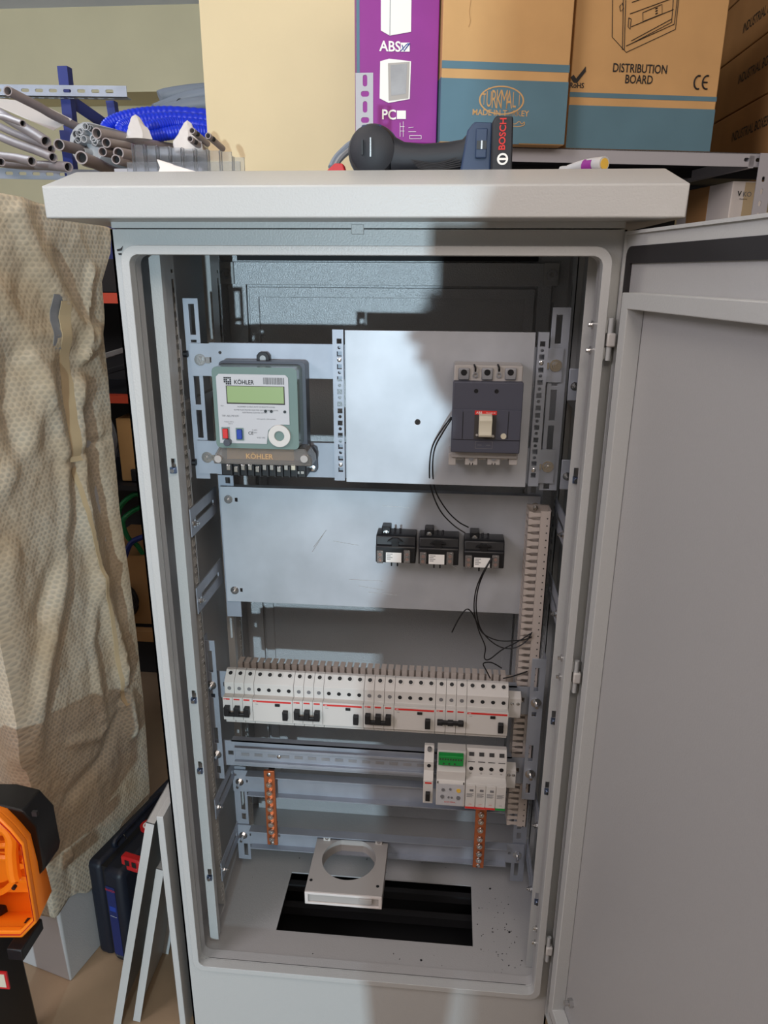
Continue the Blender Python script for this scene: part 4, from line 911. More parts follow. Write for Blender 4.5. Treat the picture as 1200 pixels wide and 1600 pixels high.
# ---------------------------------------------------------------- orange lid and black tool box
ya, yb2 = -.14, -.065
F = [P(*p, ya) for p in ((-90,1236),(0,1266),(23,1288),(42,1311),(62,1434),(40,1457),(-90,1457))]
Bk = [P(*p, yb2) for p in ((-90,1228),(0,1251),(27,1259),(56,1291),(81,1392),(60,1425),(-90,1425))]
bx0 = P(-90, 1457, ya); zb_ = min(p.z for p in F)-.001
t = thing('open_tool_box', (F[5].x-.1, ya, GZ), 'open bright orange and black tool box at the lower left', 'tool box')
mb = MB(); k_ = len(F); mb.v = [tuple(p) for p in F+Bk]; mb.f = [(i, (i+1) % k_, k_+(i+1) % k_, k_+i) for i in range(k_)]+[tuple(range(k_, 2*k_))]
sh = build('lid_shell', mb, 'orange', t); sd = sh.modifiers.new('solidify', 'SOLIDIFY'); sd.thickness = .003
cen = sum(F, V((0,0,0)))/k_; F2 = [(p.x, p.z) for p in F]; Fi = [(p.x+(cen.x-p.x)*.10, p.z+(cen.z-p.z)*.10) for p in F]
build('lid_rim', MB().plate(F2, [Fi], -.010, (0, ya, 0), X3, Z3, Y3), 'orange', sh, bevel=.002)
Fj = [(p.x+(cen.x-p.x)*.05, p.z+(cen.z-p.z)*.05) for p in F]
build('lid_seal', MB().plate(Fj, [[(a*.99+cen.x*.01, b*.99+cen.z*.01) for a, b in Fj]], -.0015, (0, ya-.010, 0), X3, Z3, Y3), 'case_red', sh)
def OX(px, py, y=-.10): return P(px, py, y)
build('lid_channel', MB().tube([OX(-10,1290), OX(8,1292), OX(18,1308), OX(18,1330), OX(21,1360), OX(24,1372)], .010, 10), 'orange', t)
for pts_ in ([(-20,1398),(5,1392),(28,1374),(46,1374)], [(-10,1322),(10,1320),(38,1324)], [(-20,1338),(14,1340),(40,1344)]):
    build('lid_rib', MB().tube([OX(*p, -.085) for p in pts_], .0055, 6), 'orange', t)
for px, py in ((22,1332),(24,1384)): q = OX(px, py, -.095); build('lid_clip', MB().cyl(q, q-Y3*.006, .0035, 8), 'black', t)
H1 = [(-60,1243),(9,1244),(46,1253),(69,1278),(80,1336),(78,1346),(67,1357),(55,1292),(25,1260),(-60,1252)]
build('handle', MB().plate([(P(*p, -.09).x, P(*p, -.09).z) for p in H1], [], .05, (0, -.11, 0), X3, Z3, Y3), 'black', t, bevel=.003)
q = P(54, 1272, -.11); build('handle_hole', MB().box(q.x-.004, q.x+.004, q.y-.001, q.y+.004, q.z-.004, q.z+.004), 'rubber', t)
bxr = P(40, 1500, -.05).x
base = build('base', MB().hexa([(bx0.x, -.18, GZ), (bxr+.004, -.18, GZ), (bxr+.004, -.05, GZ), (bx0.x, -.05, GZ), (bx0.x, -.18, zb_-.018), (bxr-.006, -.18, zb_-.018), (bxr-.006, -.05, zb_-.018), (bx0.x, -.05, zb_-.018)]), 'black', t, bevel=.006)
build('base_lip', MB().box(bx0.x, bxr-.002, -.186, -.05, zb_-.034, zb_-.014), 'black', t, bevel=.004)
build('hinge_block', MB().box(P(12,1460,-.15).x, P(36,1460,-.15).x, -.16, -.10, zb_-.020, zb_+.002), 'black', t, bevel=.002)
q0, q1 = P(-20, 1516, -.181), P(15, 1540, -.181); lb = build('label_plate', MB().box(q0.x, q1.x, -.1825, -.180, q1.z-.006, q0.z), 'case_red', base)
build('label_stripe', MB().box(q0.x, q1.x-.004, -.1832, -.1825, q1.z-.002, q0.z-.004), 'handle_cream', lb)
# ================================================================ BACKGROUND BETWEEN WRAP AND CABINET
def bx(name, px0, px1, py0, py1, y, dpt, m, label, cat, bevel=.003, group=None, z0=None):
    a, b = P(px0, py1, y), P(px1, py0, y); o = build(name, MB().box(a.x, b.x, y, y+dpt, a.z if z0 is None else z0, b.z), m, bevel=bevel); tag(o, label, cat, group); return o
t = thing('storage_rack', (-.75, .9, GZ), 'dark metal storage rack with rusty red beams behind the wrapped cabinet', 'rack')
YR = .9
for py0, py1, m_ in ((458, 474, 'rack_red'), (618, 630, 'rack_red'), (758, 766, 'tool_black'), (985, 1000, 'card_dark')):
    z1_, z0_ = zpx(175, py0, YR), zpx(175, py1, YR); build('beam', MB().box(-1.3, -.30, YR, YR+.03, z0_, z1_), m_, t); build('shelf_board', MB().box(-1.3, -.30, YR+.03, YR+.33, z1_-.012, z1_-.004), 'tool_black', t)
for x in (-1.3, -.32):
    build('post', MB().box(x, x+.03, YR+.01, YR+.05, GZ, 1.2), 'rack_blue', t); build('post', MB().box(x, x+.03, YR+.30, YR+.34, GZ, 1.2), 'rack_blue', t)
build('rear_sheet', MB().box(-1.3, -.30, YR+.345, YR+.35, GZ, 1.16), 'dark', t)
s1 = zpx(175, 618, YR); s2 = zpx(175, 758, YR); s3 = zpx(175, 985, YR); s0 = zpx(175, 458, YR)
bx('carton', 188, 240, 655, 725, .945, .27, 'card', 'tan cardboard carton on the rack, right of the grey hose coil', 'box', z0=s2-.001)
bx('tray', 206, 240, 735, 758, .935, .2, 'tool_black', 'flat black tray in front of the tan carton on the rack', 'tray', bevel=.002, z0=s2+.001)
bx('carton', 160, 260, 870, 984, .95, .27, 'card_dark', 'brown cardboard carton behind the black cable coil on the rack', 'box', z0=s3-.001)
bx('crate', 120, 240, 405, 457, .97, .25, 'dark', 'dark crate on the top level of the rack', 'crate')
for k_, (px, py) in enumerate(((190,570),(200,596))):
    o = build('long_profile', MB().obox(P(140, py-2, .96), P(245, py-34, 1.10)-P(140, py-2, .96), (0, .03, 0), (0, 0, .016)), 'zinc_dull' if k_ == 0 else 'tool_black', bevel=.002)
    tag(o, ('grey metal profile lying slanted on the rack', 'dark metal profile lying slanted under the grey one')[k_], 'profile')
q = P(172, 690, .92); o = build('hose_coil', MB().tube([q+V((-.05+.052*math.cos(a), -.004*i*0, .085*math.sin(a)))+Y3*(.012*(i//20)) for i, a in enumerate([2*math.pi*j/20 for j in range(60)])], .0085, 8, 2), 'hose_grey')
tag(o, 'grey hose coil hanging at the rack edge behind the bubble wrap', 'hose')
q = P(200, 945, .92); o = build('cable_coil', MB().tube([q+V((-.02+.036*math.cos(a), 0, .048*math.sin(a)))+Y3*(.009*(i//20)) for i, a in enumerate([2*math.pi*j/20 for j in range(80)])], .0065, 8, 2), 'black')
tag(o, 'black cable coil leaning on the brown carton in the rack', 'cable')
q = P(202, 800, .93); o = build('green_cable', MB().tube([P(*p, y_) for p, y_ in (((190,830),.93),((186,800),.93),((196,782),.92),((215,772),.93),((225,788),.95),((205,800),.94),((192,815),.92),((200,840),.93),((214,852),.95),((226,870),.97))], .007, 8), 'green_cable')
tag(o, 'tangled green cable lying on the rack shelf', 'cable')
o = build('blue_strap', MB().tube([P(*p, .93) for p in ((195,870),(205,848),(225,838),(240,830))], .008, 8), 'rack_blue'); tag(o, 'dark blue strap below the green cable', 'strap')
# ================================================================ PIPES, HOSES AND RACK ABOVE LEFT
t = thing('pipe_rack', (-1.1, 1.25, GZ), 'blue steel pipe rack with perforated galvanised rails above the wrapped cabinet', 'rack')
def post(a, b, w, y, m='rack_blue'): 
    A_, B_ = P(*a, y), P(*b, y); d = B_-A_; s_ = V((w, 0, 0)); return MB().obox(A_, s_, Y3*.03, d)
build('post', post((89,103),(101,215),.030,1.35), 'rack_blue', t); q = P(94, 215, 1.35); build('post', MB().box(q.x, q.x+.03, 1.35, 1.38, GZ, q.z+.02), 'rack_blue', t)
build('post', post((165,157),(170,190),.026,1.55), 'rack_blue', t); q = P(170, 190, 1.55); build('post', MB().box(q.x, q.x+.026, 1.55, 1.58, GZ, q.z+.01), 'rack_blue', t)
A_, B_ = P(108, 148, 1.37), P(168, 190, 1.55); build('brace', MB().obox(A_, B_-A_, (0, 0, -.034), (.006, .02, 0)), 'rack_blue', t)
for (xa_, ya_, xb2, yb3, y_, h_) in ((-60, 131, 197, 134, 1.30, .030),):
    A_ = P(xa_, ya_, y_); B_ = P(xb2, yb3, y_); L_ = (B_-A_).length; U_ = (B_-A_).normalized()
    hs = [rrect(.01+i*.042, .034+i*.042, -.019, -.010, .004, 2) for i in range(int(L_/.042))]
    build('perforated_rail', MB().plate([(0, -h_), (L_, -h_), (L_, 0), (0, 0)], hs, .002, A_, U_, Z3, Y3), 'zinc', t)
    hs = [rrect(.006+i*.03, .026+i*.03, .006, .022, .004, 2) for i in range(int(L_/.03)-1)]
    build('perforated_rail', MB().plate([(0, 0), (L_, 0), (L_, .030), (0, .030)], hs, .002, A_-Z3*h_, U_, Y3, Z3), 'zinc', t)
    build('perforated_rail', MB().plate([(0, -h_), (L_, -h_), (L_, 0), (0, 0)], [rrect(.01+i*.042, .034+i*.042, -.019, -.010, .004, 2) for i in range(int(L_/.042))], .002, A_-Z3*.22+Y3*.0, U_, Z3, Y3), 'zinc', t)
zc_ = zpx(130, 262, 1.3)
build('pipe_tray', MB().box(-.95, -.55, 1.27, 1.34, zc_-.07, zc_-.04), 'shelf_grey', t)
zf_ = min(zpx(296, 238, .80), zpx(300, 262, .74))
build('front_tray', MB().box(-.64, -.44, .74, 1.34, zf_-.010, zf_-.001), 'shelf_grey', t)
for x in (-.93, -.60): build('tray_leg', MB().box(x, x+.03, 1.29, 1.32, GZ, zc_-.07), 'rack_blue', t)
PIPES = [((12,142),.80,(150,212),1.2,.0105),((72,221),.86,(-40,150),1.25,.0125),((92,226),.80,(185,250),1.25,.0125),((127,246),.70,(215,282),1.2,.0135),((151,208),.82,(290,234),1.3,.0120),((166,223),.80,(260,238),1.25,.0105),
 ((160,237),.80,(250,256),1.2,.0100),((185,239),.78,(262,254),1.2,.0120),((181,249),.76,(250,270),1.2,.0100),((50,252),.80,(-50,232),1.2,.0105),((83,246),.84,(-40,196),1.3,.0105),((107,261),.82,(-40,250),1.3,.0110),
 ((80,233),.96,(-40,178),1.45,.0100),((2,253),.78,(-60,246),1.1,.0090),((36,193),.78,(-40,165),1.08,.0075),((174,236),.84,(262,246),1.3,.0095)]
for i, ((ax, ay), y0, (bx_, by_), y1, r) in enumerate(PIPES):
    A_, B_ = P(ax, ay, y0), P(bx_, by_, y1); d = (B_-A_).normalized(); mid = A_+(B_-A_)*.5-Z3*.003
    mb = MB(); mb.tube([A_+d*.02, A_+d*.12, mid, B_], r, 14, 6); mb.ring(A_, A_+d*.021, r, r*.78, 18)
    o = build('grey_pipe', mb, 'pipe'); build('bore', MB().cyl(A_+d*.0195, A_+d*.0185, r*.79, 14), 'pipe_in', o)
    tag(o, 'grey-brown plastic pipe', 'pipe', 'loose plastic pipes above the wrapped cabinet')
LBL = ['long thin pipe with its open end high at the far left, crossing the blue post', 'pipe from the left whose open end is the left of the two large rings', 'pipe whose open end is the right of the two large rings, running right',
 'lowest large pipe, open end just above the hood corner', 'topmost pipe running right under the blue hoses', 'second pipe running right, just below the topmost one', 'small pipe end below the clear tubes bundle', 'pipe end at the lower right of the bundle, its body running behind the clear combs',
 'lowest pipe end right of the large pipe by the hood', 'pipe ending low at the far left, nearly level', 'dark pipe from the left ending just under the large rings', 'lowest dark pipe from the left, ending left of the hood corner', 'dark pipe from the left tucked behind the large rings', 'pipe end almost cut by the left edge of the view', 'thin high pipe from the left without a clear end', 'thin pipe tucked between the ends on the right of the bundle']
k_ = 0
for o in list(COL.objects):
    if o.name.startswith('grey_pipe') and o.parent is None: o['label'] = LBL[k_]; k_ += 1
# clear bundle of thin tubes in film
t = thing('tube_bundle', tuple(P(130, 225, .95)), 'bundle of thin clear tubes in plastic film between the grey pipe ends', 'tubes')
random.seed(8)
for i in range(16):
    a = random.random()*6.28; rr_ = .036*math.sqrt(random.random()); q = P(137, 223, .93)+V((rr_*math.cos(a), 0, rr_*math.sin(a)))
    build('clear_tube', MB().ring(q, q+V((.04, .25, .01)), .0085, .0068, 12), 'plastic_film' if i % 3 else 'zinc_dull', t)
q = P(135, 226, .96); mb = MB(); mb.lathe([(.046, 0), (.052, .01), (.053, .2), (.045, .3)], q, (.12, 1, .03), 20); build('film_sleeve', mb, 'plastic_film', t)
# white paper sheet on the pipes
a = [P(-20,152,1.0), P(60,160,1.02), P(112,186,1.05), P(84,203,1.0), P(30,180,.98), P(-20,158,.97)]
mb = MB(); mb.v = [tuple(p) for p in a]+[tuple(p-Z3*.002) for p in a]; mb.f = [tuple(range(6)), tuple(range(11, 5, -1))]+[(i, (i+1) % 6, 6+(i+1) % 6, 6+i) for i in range(6)]
tag(build('paper_sheet', mb, 'white_box'), 'white sheet lying under the perforated rail at the far left', 'paper')
# blue corrugated hoses
HS = [[((335,181),1.25),((260,176),1.2),((205,181),1.15),((172,193),1.12),((168,205),1.12),((190,212),1.15)], [((335,190),1.22),((270,185),1.18),((215,190),1.13),((190,200),1.10),((210,214),1.12)], [((335,200),1.2),((280,193),1.18),((235,198),1.12),((190,207),1.10)], [((335,208),1.2),((290,205),1.16),((240,212),1.12),((200,214),1.1)]]
for i, h_ in enumerate(HS):
    pts_ = [P(*p, y_) for p, y_ in h_]; n_ = 70
    o = build('corrugated_hose', MB().tube(pts_, lambda u, N_=n_: .0165+.0007*math.sin(u*N_*math.pi), 12, 40), 'hose_blue')
    tag(o, ['topmost glossy blue corrugated hose curving round at its left end', 'second blue corrugated hose, inside the top bend', 'third blue corrugated hose from the top', 'lowest blue corrugated hose, just above the pipes'][i], 'hose', 'blue corrugated hoses')
for i, h_ in enumerate(([((340,140),1.5),((300,143),1.48),((262,149),1.46),((250,153),1.45)], [((340,146),1.42),((300,152),1.42),((262,166),1.4),((243,174),1.38)], [((340,160),1.4),((290,166),1.38),((255,176),1.36)])):
    o = build('grey_hose', MB().tube([P(*p, y_) for p, y_ in h_], .0205, 14, 10), 'hose_grey'); tag(o, ['topmost thick grey hose beside the pillar', 'middle thick grey hose, slanting down to the left', 'lowest thick grey hose resting on the blue ones'][i], 'hose', 'thick grey hoses')
o = build('cable_tie', MB().ring(P(277,170,1.385), P(281,172,1.385), .03, .027, 16), 'black'); tag(o, 'thin black tie round the grey hoses', 'cable tie')
z_ = zpx(260, 215, 1.2); o = build('hose_shelf', MB().box(-.75, -.54, 1.02, 1.5, z_-.07, z_-.055), 'shelf_grey'); tag(o, 'grey shelf carrying the blue and grey hoses', 'shelf')
# white crumpled bags
def bag(px, py, y, w, h, label, seed):
    random.seed(seed); c = P(px, py, y); mb = MB(); n_, m_ = 14, 8; mb.v.append((c.x, c.y, c.z+h))
    for j in range(1, m_+1):
        for i in range(n_):
            a = 2*math.pi*i/n_; f = j/m_; r = w*(.12+f*.88)*(1+.22*noise.noise(V((math.cos(a)*1.7, math.sin(a)*1.7, f*3+seed)))*2)
            mb.v.append((c.x+math.cos(a)*r, c.y+math.sin(a)*r*.7, c.z+h*(1-f)**.8))
    mb.f += [(0, 1+i, 1+(i+1) % n_) for i in range(n_)]
    for j in range(m_-1):
        for i in range(n_): k2 = (i+1) % n_; mb.f.append((1+j*n_+i, 1+(j+1)*n_+i, 1+(j+1)*n_+k2, 1+j*n_+k2))
    mb.f.append(tuple(1+(m_-1)*n_+i for i in range(n_-1, -1, -1)))
    o = build('plastic_bag', mb, 'white_box'); return tag(o, label, 'bag', 'pale plastic bags')
bag(215, 218, .95, .035, .055, 'pale pointed plastic bag in front of the blue hoses', 2)
bag_ = bag(296, 238, .80, .040, .065, 'pale crumpled plastic bag with brown tube ends beside the pillar', 5)
for i, (px, py) in enumerate(((300,204),(297,217),(325,212))):
    q = P(px, py, .74); o = build('tube_end', MB().ring(q, q+V((.004,.09,-.012)), .0068, .0050, 14), 'pipe', bag_); build('bore', MB().cyl(q+V((.004,.012,-.003)), q+V((.006,.02,-.004)), .0052, 12), 'pipe_in', o)
# ================================================================ THINGS ON THE HOOD
HP = 1.3124
t = thing('clear_comb_strip', tuple(P(290, 262, .06)), 'clear plastic comb strip with tall teeth standing on the left of the hood', 'plastic strip')
yc = .05; n_ = 9
for i in range(n_):
    px = 209+i*19.4+(i > 4)*1; a = P(px, 226+i*1.6 if i < 8 else 246, yc); q = P(px+17.5, 262, yc)
    build('tooth', MB().box(a.x, q.x-.0006, yc, yc+.0022, HP+.001, a.z), 'clear', t); build('rib', MB().box(a.x-.0012, a.x, yc-.006, yc+.004, HP+.001, a.z+.001), 'clear', t)
a = P(199, 254, yc-.01); b = P(376, 262, yc-.01)
build('base_strip', MB().box(a.x, b.x, yc-.012, yc-.010, HP+.001, a.z), 'clear', t); build('foot', MB().box(a.x, b.x, yc-.012, yc+.012, HP, HP+.001), 'clear', t)
a = [P(245,249,.03), P(250,262,.03), P(246,272,.03), P(320,272,.03), P(300,267,.035), P(270,258,.035)]
zmin = HP+.0008; a = [V((p.x, p.y, max(p.z, zmin))) for p in a]
mb = MB(); mb.v = [tuple(p) for p in a]+[tuple(p+V((0,.006,.0006))) for p in a]; mb.f = [tuple(range(6)), tuple(range(11, 5, -1))]+[(i, (i+1) % 6, 6+(i+1) % 6, 6+i) for i in range(6)]
tag(build('paper_strip', mb, 'white_box'), 'curled white paper leaning on the clear comb strip', 'paper')
# cordless angle tool lying on its side
YT = .075
def T(px, py, dy=0): q = P(px, py, YT-.032); q.y = YT+dy; return q
t = thing('cordless_power_tool', tuple(T(670, 262)), 'dark blue and black cordless power tool lying on the hood', 'power tool')
hc = T(580, 232); hr = (T(622, 230)-T(541, 230)).length/2
hd = build('motor_head', MB().lathe([(hr*.55, 0), (hr*.86, .006), (hr*.97, .018), (hr, .035), (hr, .07), (hr*.9, .085), (hr*.5, .09)], hc-Y3*.030, Y3, 36), 'tool_black', t)
hd2 = build('head_ring', MB().lathe([(hr*1.0, 0), (hr*1.03, .006), (hr*1.03, .022), (hr*.99, .028)], hc-Y3*.002, Y3, 36), 'tool_blue', t)
for px, a_, b_ in ((566, 218, 242), (579, 215, 245)): q, q2 = T(px, a_, -.0305), T(px+1, b_, -.0305); build('vent_slot', MB().box(q.x-.0008, q.x+.0010, q.y-.0035, q.y+.004, q2.z, q.z), 'black' if px == 566 else 'steel', hd)
q = T(578, 196, -.01); build('spindle_cap', MB().box(q.x-.012, q.x+.014, q.y-.012, q.y+.02, q.z-.006, q.z+.003), 'tool_blue', t, bevel=.002)
pts_ = [(610, 205, 270), (630, 216, 268), (660, 219, 266), (700, 216, 264), (722, 212, 262), (732, 200, 262)]
mb = MB(); rows = []
for px, u_, d_ in pts_:
    up_, dn_ = T(px, u_), T(px, d_); c_ = (up_+dn_)/2; hz = (up_-dn_).length/2; r_ = []
    for k_ in range(20): a = 2*math.pi*k_/20; r_.append(len(mb.v)); mb.v.append((c_.x, c_.y+math.copysign(abs(math.cos(a))**.75, math.cos(a))*.024, c_.z+math.copysign(abs(math.sin(a))**.75, math.sin(a))*hz))
    rows.append(r_)
for a, b in zip(rows, rows[1:]):
    for k_ in range(20): l = (k_+1) % 20; mb.f.append((a[k_], a[l], b[l], b[k_]))
mb.f += [tuple(rows[0][::-1]), tuple(rows[-1])]
gr = build('grip', mb, 'tool_black', t)
for i in range(5): build('grip_rib', MB().tube([T(640+i*3, 248+i*3.0, -.0225), T(680, 254+i*2.4, -.0245), T(716+i*1.5, 244+i*3.4, -.0225)], .0010, 6), 'tool_blue' if False else 'rubber', gr)
a, b = T(728, 189), T(768, 270)
build('foot', MB().prism([(a.x-.004, b.z+.010), (a.x-.006, HP+.002), (b.x, HP+.002), (b.x, a.z-.001), (a.x+.010, a.z), (a.x+.002, a.z-.010)], (0, YT+.034, 0), X3, Z3, -Y3, .062), 'tool_blue', t, bevel=.003)
q, q2 = T(744, 200, -.028), T(760, 247, -.028); lg = build('foot_ridge', MB().box(q.x, q2.x, q.y-.0045, q.y, q2.z, q.z), 'tool_blue', t, bevel=.0015)
q, q2 = T(745, 220, -.033), T(760, 233, -.033); build('foot_slot', MB().box(q.x, q2.x, q.y-.0004, q.y+.002, q2.z, q.z), 'black', lg); build('slot_pin', MB().box((q.x+q2.x)/2-.001, (q.x+q2.x)/2+.001, q.y-.001, q.y, q2.z, q.z), 'steel', lg)
a, b = T(769, 181), T(800, 268)
bt_ = build('battery_pack', MB().prism([(a.x+.001, HP+.001), (b.x, HP+.001), (b.x-.002, a.z-.001), (a.x+.004, a.z), (a.x, a.z-.008)], (0, YT+.040, 0), X3, Z3, -Y3, .074), 'tool_black', t, bevel=.003)
text('lettering', 'BOSCH', 'red_print', T(785.5, 210, -.0345), Z3, -X3, .0078, bt_, bold=.02, ext=.0004)
q = T(785, 249, -.0345); em = build('emblem', MB().ring(q, q-Y3*.0006, .0068, .0045, 24), 'white_print', bt_); build('emblem_core', MB().box(q.x-.0045, q.x+.0045, q.y-.0008, q.y, q.z-.0012, q.z+.0012), 'white_print', em)
q = T(640, 265, -.026); build('rating_label', MB().box(q.x-.018, q.x+.014, q.y-.001, q.y, HP+.0015, HP+.006), 'white_box', t)
# red clamp and grey cable left of the tool
t = thing('red_clip', tuple(P(527, 266, .05)), 'small red plastic clip lying left of the power tool', 'clip'); a, b = P(510, 261, .05), P(542, 268, .05)
build('jaw', MB().prism([(a.x, HP), (b.x, HP), (b.x-.004, a.z+.003), (a.x+.012, a.z+.003), (a.x+.002, HP+.005)], (0, .06, 0), X3, Z3, -Y3, .02), 'cable_red', t, bevel=.0015)
build('spring', MB().cyl((a.x+.02, .048, HP+.010), (a.x+.02, .056, HP+.010), .003, 10), 'steel', t)
o = build('grey_cable', MB().tube([P(517,262,.10), P(524,248,.11), P(535,236,.12), P(548,225,.13), P(565,220,.14)], .0042, 8), 'hose_grey'); tag(o, 'grey cable rising from the red clip behind the power tool', 'cable')
o = build('grey_cable', MB().tube([P(522,264,.10), P(530,250,.11), P(541,239,.12), P(556,229,.13), P(570,225,.14)], .0042, 8), 'zinc_dull'); tag(o, 'paler grey cable lying against the first one behind the tool', 'cable')
# wrapped tube with yellow end
t = thing('plastic_roll', tuple(P(915, 258, .06)), 'small roll of clear violet film with a yellow end, right on the hood', 'roll')
A_, B_ = P(944, 256, .05), P(888, 264, .10); build('film_roll', MB().tube([A_, (A_+B_)/2+Z3*.002, B_], lambda u: .0088*(1-.45*u), 14, 6), 'plastic_film', t)
build('yellow_core', MB().cyl(A_-(B_-A_).normalized()*.001, A_+(B_-A_).normalized()*.01, .0065, 16), 'yellow', t); build('twisted_tail', MB().cyl(B_, B_+(B_-A_).normalized()*.012+V((0,0,-.001)), .004, 8, r1=.006), 'plastic_film', t)
build('printed_band', MB().cyl(A_+(B_-A_)*.25, A_+(B_-A_)*.5, .0086, 14), 'purple', t)
# ================================================================ RIGHT SHELF AND BOXES
ZS = 1.4508; SA = PZ(690, 227, ZS); SB = PZ(1225, 240.5, ZS); su = (SB-SA).normalized(); sw = V((-su.y, su.x, 0))
t = thing('shelf_unit', tuple(SB+V((0,0,GZ-ZS))), 'grey perforated steel shelf unit carrying the cardboard boxes', 'shelf')
SL_ = (SB-SA).length; pe = lambda px, py: ((PL(px, py, SA, sw)-SA).dot(su), PL(px, py, SA, sw).z-ZS)
hs = []
for px, ww in ((1168, .0065), (1187, .0075)): a, b = pe(px, 246-5); hs.append(rrect(a-ww, a+ww, -.0175, -.0095, .0038, 3))
fr = build('front_lip', MB().plate([(0, -.028), (SL_+.2, -.028), (SL_+.2, 0), (0, 0)], hs, .0015, SA, su, Z3, sw), 'shelf_grey', t)
build('shelf_board', MB().obox(SA-Z3*.002, su*(SL_+.2), sw*.85, Z3*.002), 'tool_black', t)  # board coloured near-black, painting in the shade of its unlit underside
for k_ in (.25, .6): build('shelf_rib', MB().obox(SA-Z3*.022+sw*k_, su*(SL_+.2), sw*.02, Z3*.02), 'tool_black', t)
build('side_rib', MB().obox(SA-Z3*.03+su*(SL_-.08), su*.012, sw*.85, Z3*.025), 'shelf_grey', t)
q = PL(1187, 252, SA-sw*.012, sw); upr = MB().plate([(0, -1.6), (.035, -1.6), (.035, -.001), (0, -.001)], [rrect(.012, .019, -.06-i*.025, -.048-i*.025, .003, 2) for i in range(40)], .002, V((q.x, q.y, ZS+.0)), su, Z3, sw); build('upright', upr, 'shelf_grey', t)
z2 = zpx(1130, 372, .95); build('lower_shelf', MB().obox(V((SA.x, SA.y, z2-.012)), su*(SL_+.2), sw*.85, Z3*.012), 'shelf_grey', t)
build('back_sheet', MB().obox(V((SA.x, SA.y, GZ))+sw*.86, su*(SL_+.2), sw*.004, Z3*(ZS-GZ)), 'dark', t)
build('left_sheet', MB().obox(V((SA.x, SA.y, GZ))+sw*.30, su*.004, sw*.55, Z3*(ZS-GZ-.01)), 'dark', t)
def carton(name, px0, px1, pyb, fwd, dep, h, m, label, zb=None, cat='box'):
    o = SA-sw*fwd; a = PL(px0, pyb, o, sw); b = PL(px1, pyb, o, sw); w = (b-a).dot(su); b0 = V((a.x, a.y, ZS if zb is None else zb))
    t = thing(name, tuple(b0), label, cat); c = build('carton', MB().obox(b0, su*w, sw*dep, Z3*h), m, t, bevel=.002)
    def L_(px, py): q = PL(px, py, o, sw); return (q-b0).dot(su), q.z-b0.z
    def band(x0, x1, z0, z1, mm, e=.0006, nm='printed_band'): return build(nm, MB().obox(b0+su*x0-sw*e+Z3*z0, su*(x1-x0), sw*e, Z3*(z1-z0)), mm, t)
    def W_(px, py): x, z = L_(px, py); return b0+su*x+Z3*z-sw*.0009
    return t, L_, band, W_, w, b0
# purple carton
t, L_, band, W_, w, b0 = carton('purple_carton', 558, 682, 216, .015, .05, .36, 'purple', 'purple printed carton standing left of the tan boxes, behind the power tool')
band(0, .006, 0, .36, 'teal_print', nm='blue_edge')
def pic(pts_, m_, par, nm='printed_picture', e=.0007):
    q = [W_(*p) for p in pts_]; mb = MB(); k_ = len(q); mb.v = [tuple(p) for p in q]+[tuple(p-sw*e) for p in q]
    mb.f = [tuple(range(k_)), tuple(range(2*k_-1, k_-1, -1))]+[(i, (i+1) % k_, k_+(i+1) % k_, k_+i) for i in range(k_)]; return build(nm, mb, m_, par)
pic([(595,-20),(643,-20),(642,50),(609,56),(595,48)], 'white_print', t); pic([(609,-20),(611,-20),(610,55),(608,56)], 'meter_face', t, e=.0010)
pic([(594,96),(608,92),(642,96),(640,155),(607,161),(593,154)], 'white_print', t); pic([(606,99),(640,97),(638,154),(607,158)], 'device_grey', t, e=.0010); pic([(610,102),(636,100),(634,147),(611,150)], 'zinc_dull', t, e=.0013)
text('lettering', 'ABS', 'white_print', W_(609.5, 73.5), su, Z3, .0215*.82, t, bold=.02, ext=.0006); text('lettering', 'PC', 'white_print', W_(607.5, 180), su, Z3, .0215*.82, t, bold=.02, ext=.0006)
pic([(626,67),(640,67),(640,81),(626,81)], 'white_print', t, 'tick_box'); pic([(620,173),(634,173),(634,186),(620,186)], 'white_print', t, 'tick_box')
build('pen_tick', MB().tube([W_(628,71)-sw*.001, W_(631,80)-sw*.001, W_(640,68)-sw*.001], .0012, 6, 1), 'blue_print', t); build('pen_tick', MB().tube([W_(626,80)-sw*.001, W_(634,71)-sw*.001, W_(638,68)-sw*.001], .0009, 6, 1), 'blue_print', t)
for a, b in (((625,192),(625,214)), ((630,190),(630,214)), ((625,198),(632,198)), ((625,205),(632,205)), ((638,200),(646,199)), ((638,206),(650,206)), ((640,212),(658,212)), ((640,217),(658,217)), ((640,212),(640,217)), ((658,212),(658,217))): build('white_scuff', MB().tube([W_(*a)-sw*.0004, W_(*b)-sw*.0004], .0005, 4, 1), 'white_print', t)
# tan carton with blue base
t, L_, band, W_, w, b0 = carton('cardboard_box', 687, 881, 228, .035, .30, .36, 'card', 'tan box with slate blue base band and oval emblem, behind the power tool')
xw = w; z1_ = L_(790, 98)[1]; z2_ = L_(790, 110)[1]; z3_ = L_(790, 125)[1]
band(0, xw, z2_, z1_, 'teal_print'); band(0, xw, .002, z3_, 'teal_print'); build('side_print', MB().obox(b0-su*.0006+Z3*.002, su*.0006, sw*.3, Z3*z3_), 'teal_print', t)
q = W_(783.5, 157); mb = MB(); k_ = 40
for r_ in (1, .93):
    for i in range(k_): a = 2*math.pi*i/k_; p = q+su*math.cos(a)*.0475*(r_)+Z3*math.sin(a)*.0265*(r_-.02*(r_ < 1)); mb.v.append(tuple(p-sw*.0004))
mb.f = [(i, (i+1) % k_, k_+(i+1) % k_, k_+i) for i in range(k_)]; build('oval_emblem', mb, 'card', t, smooth=False)
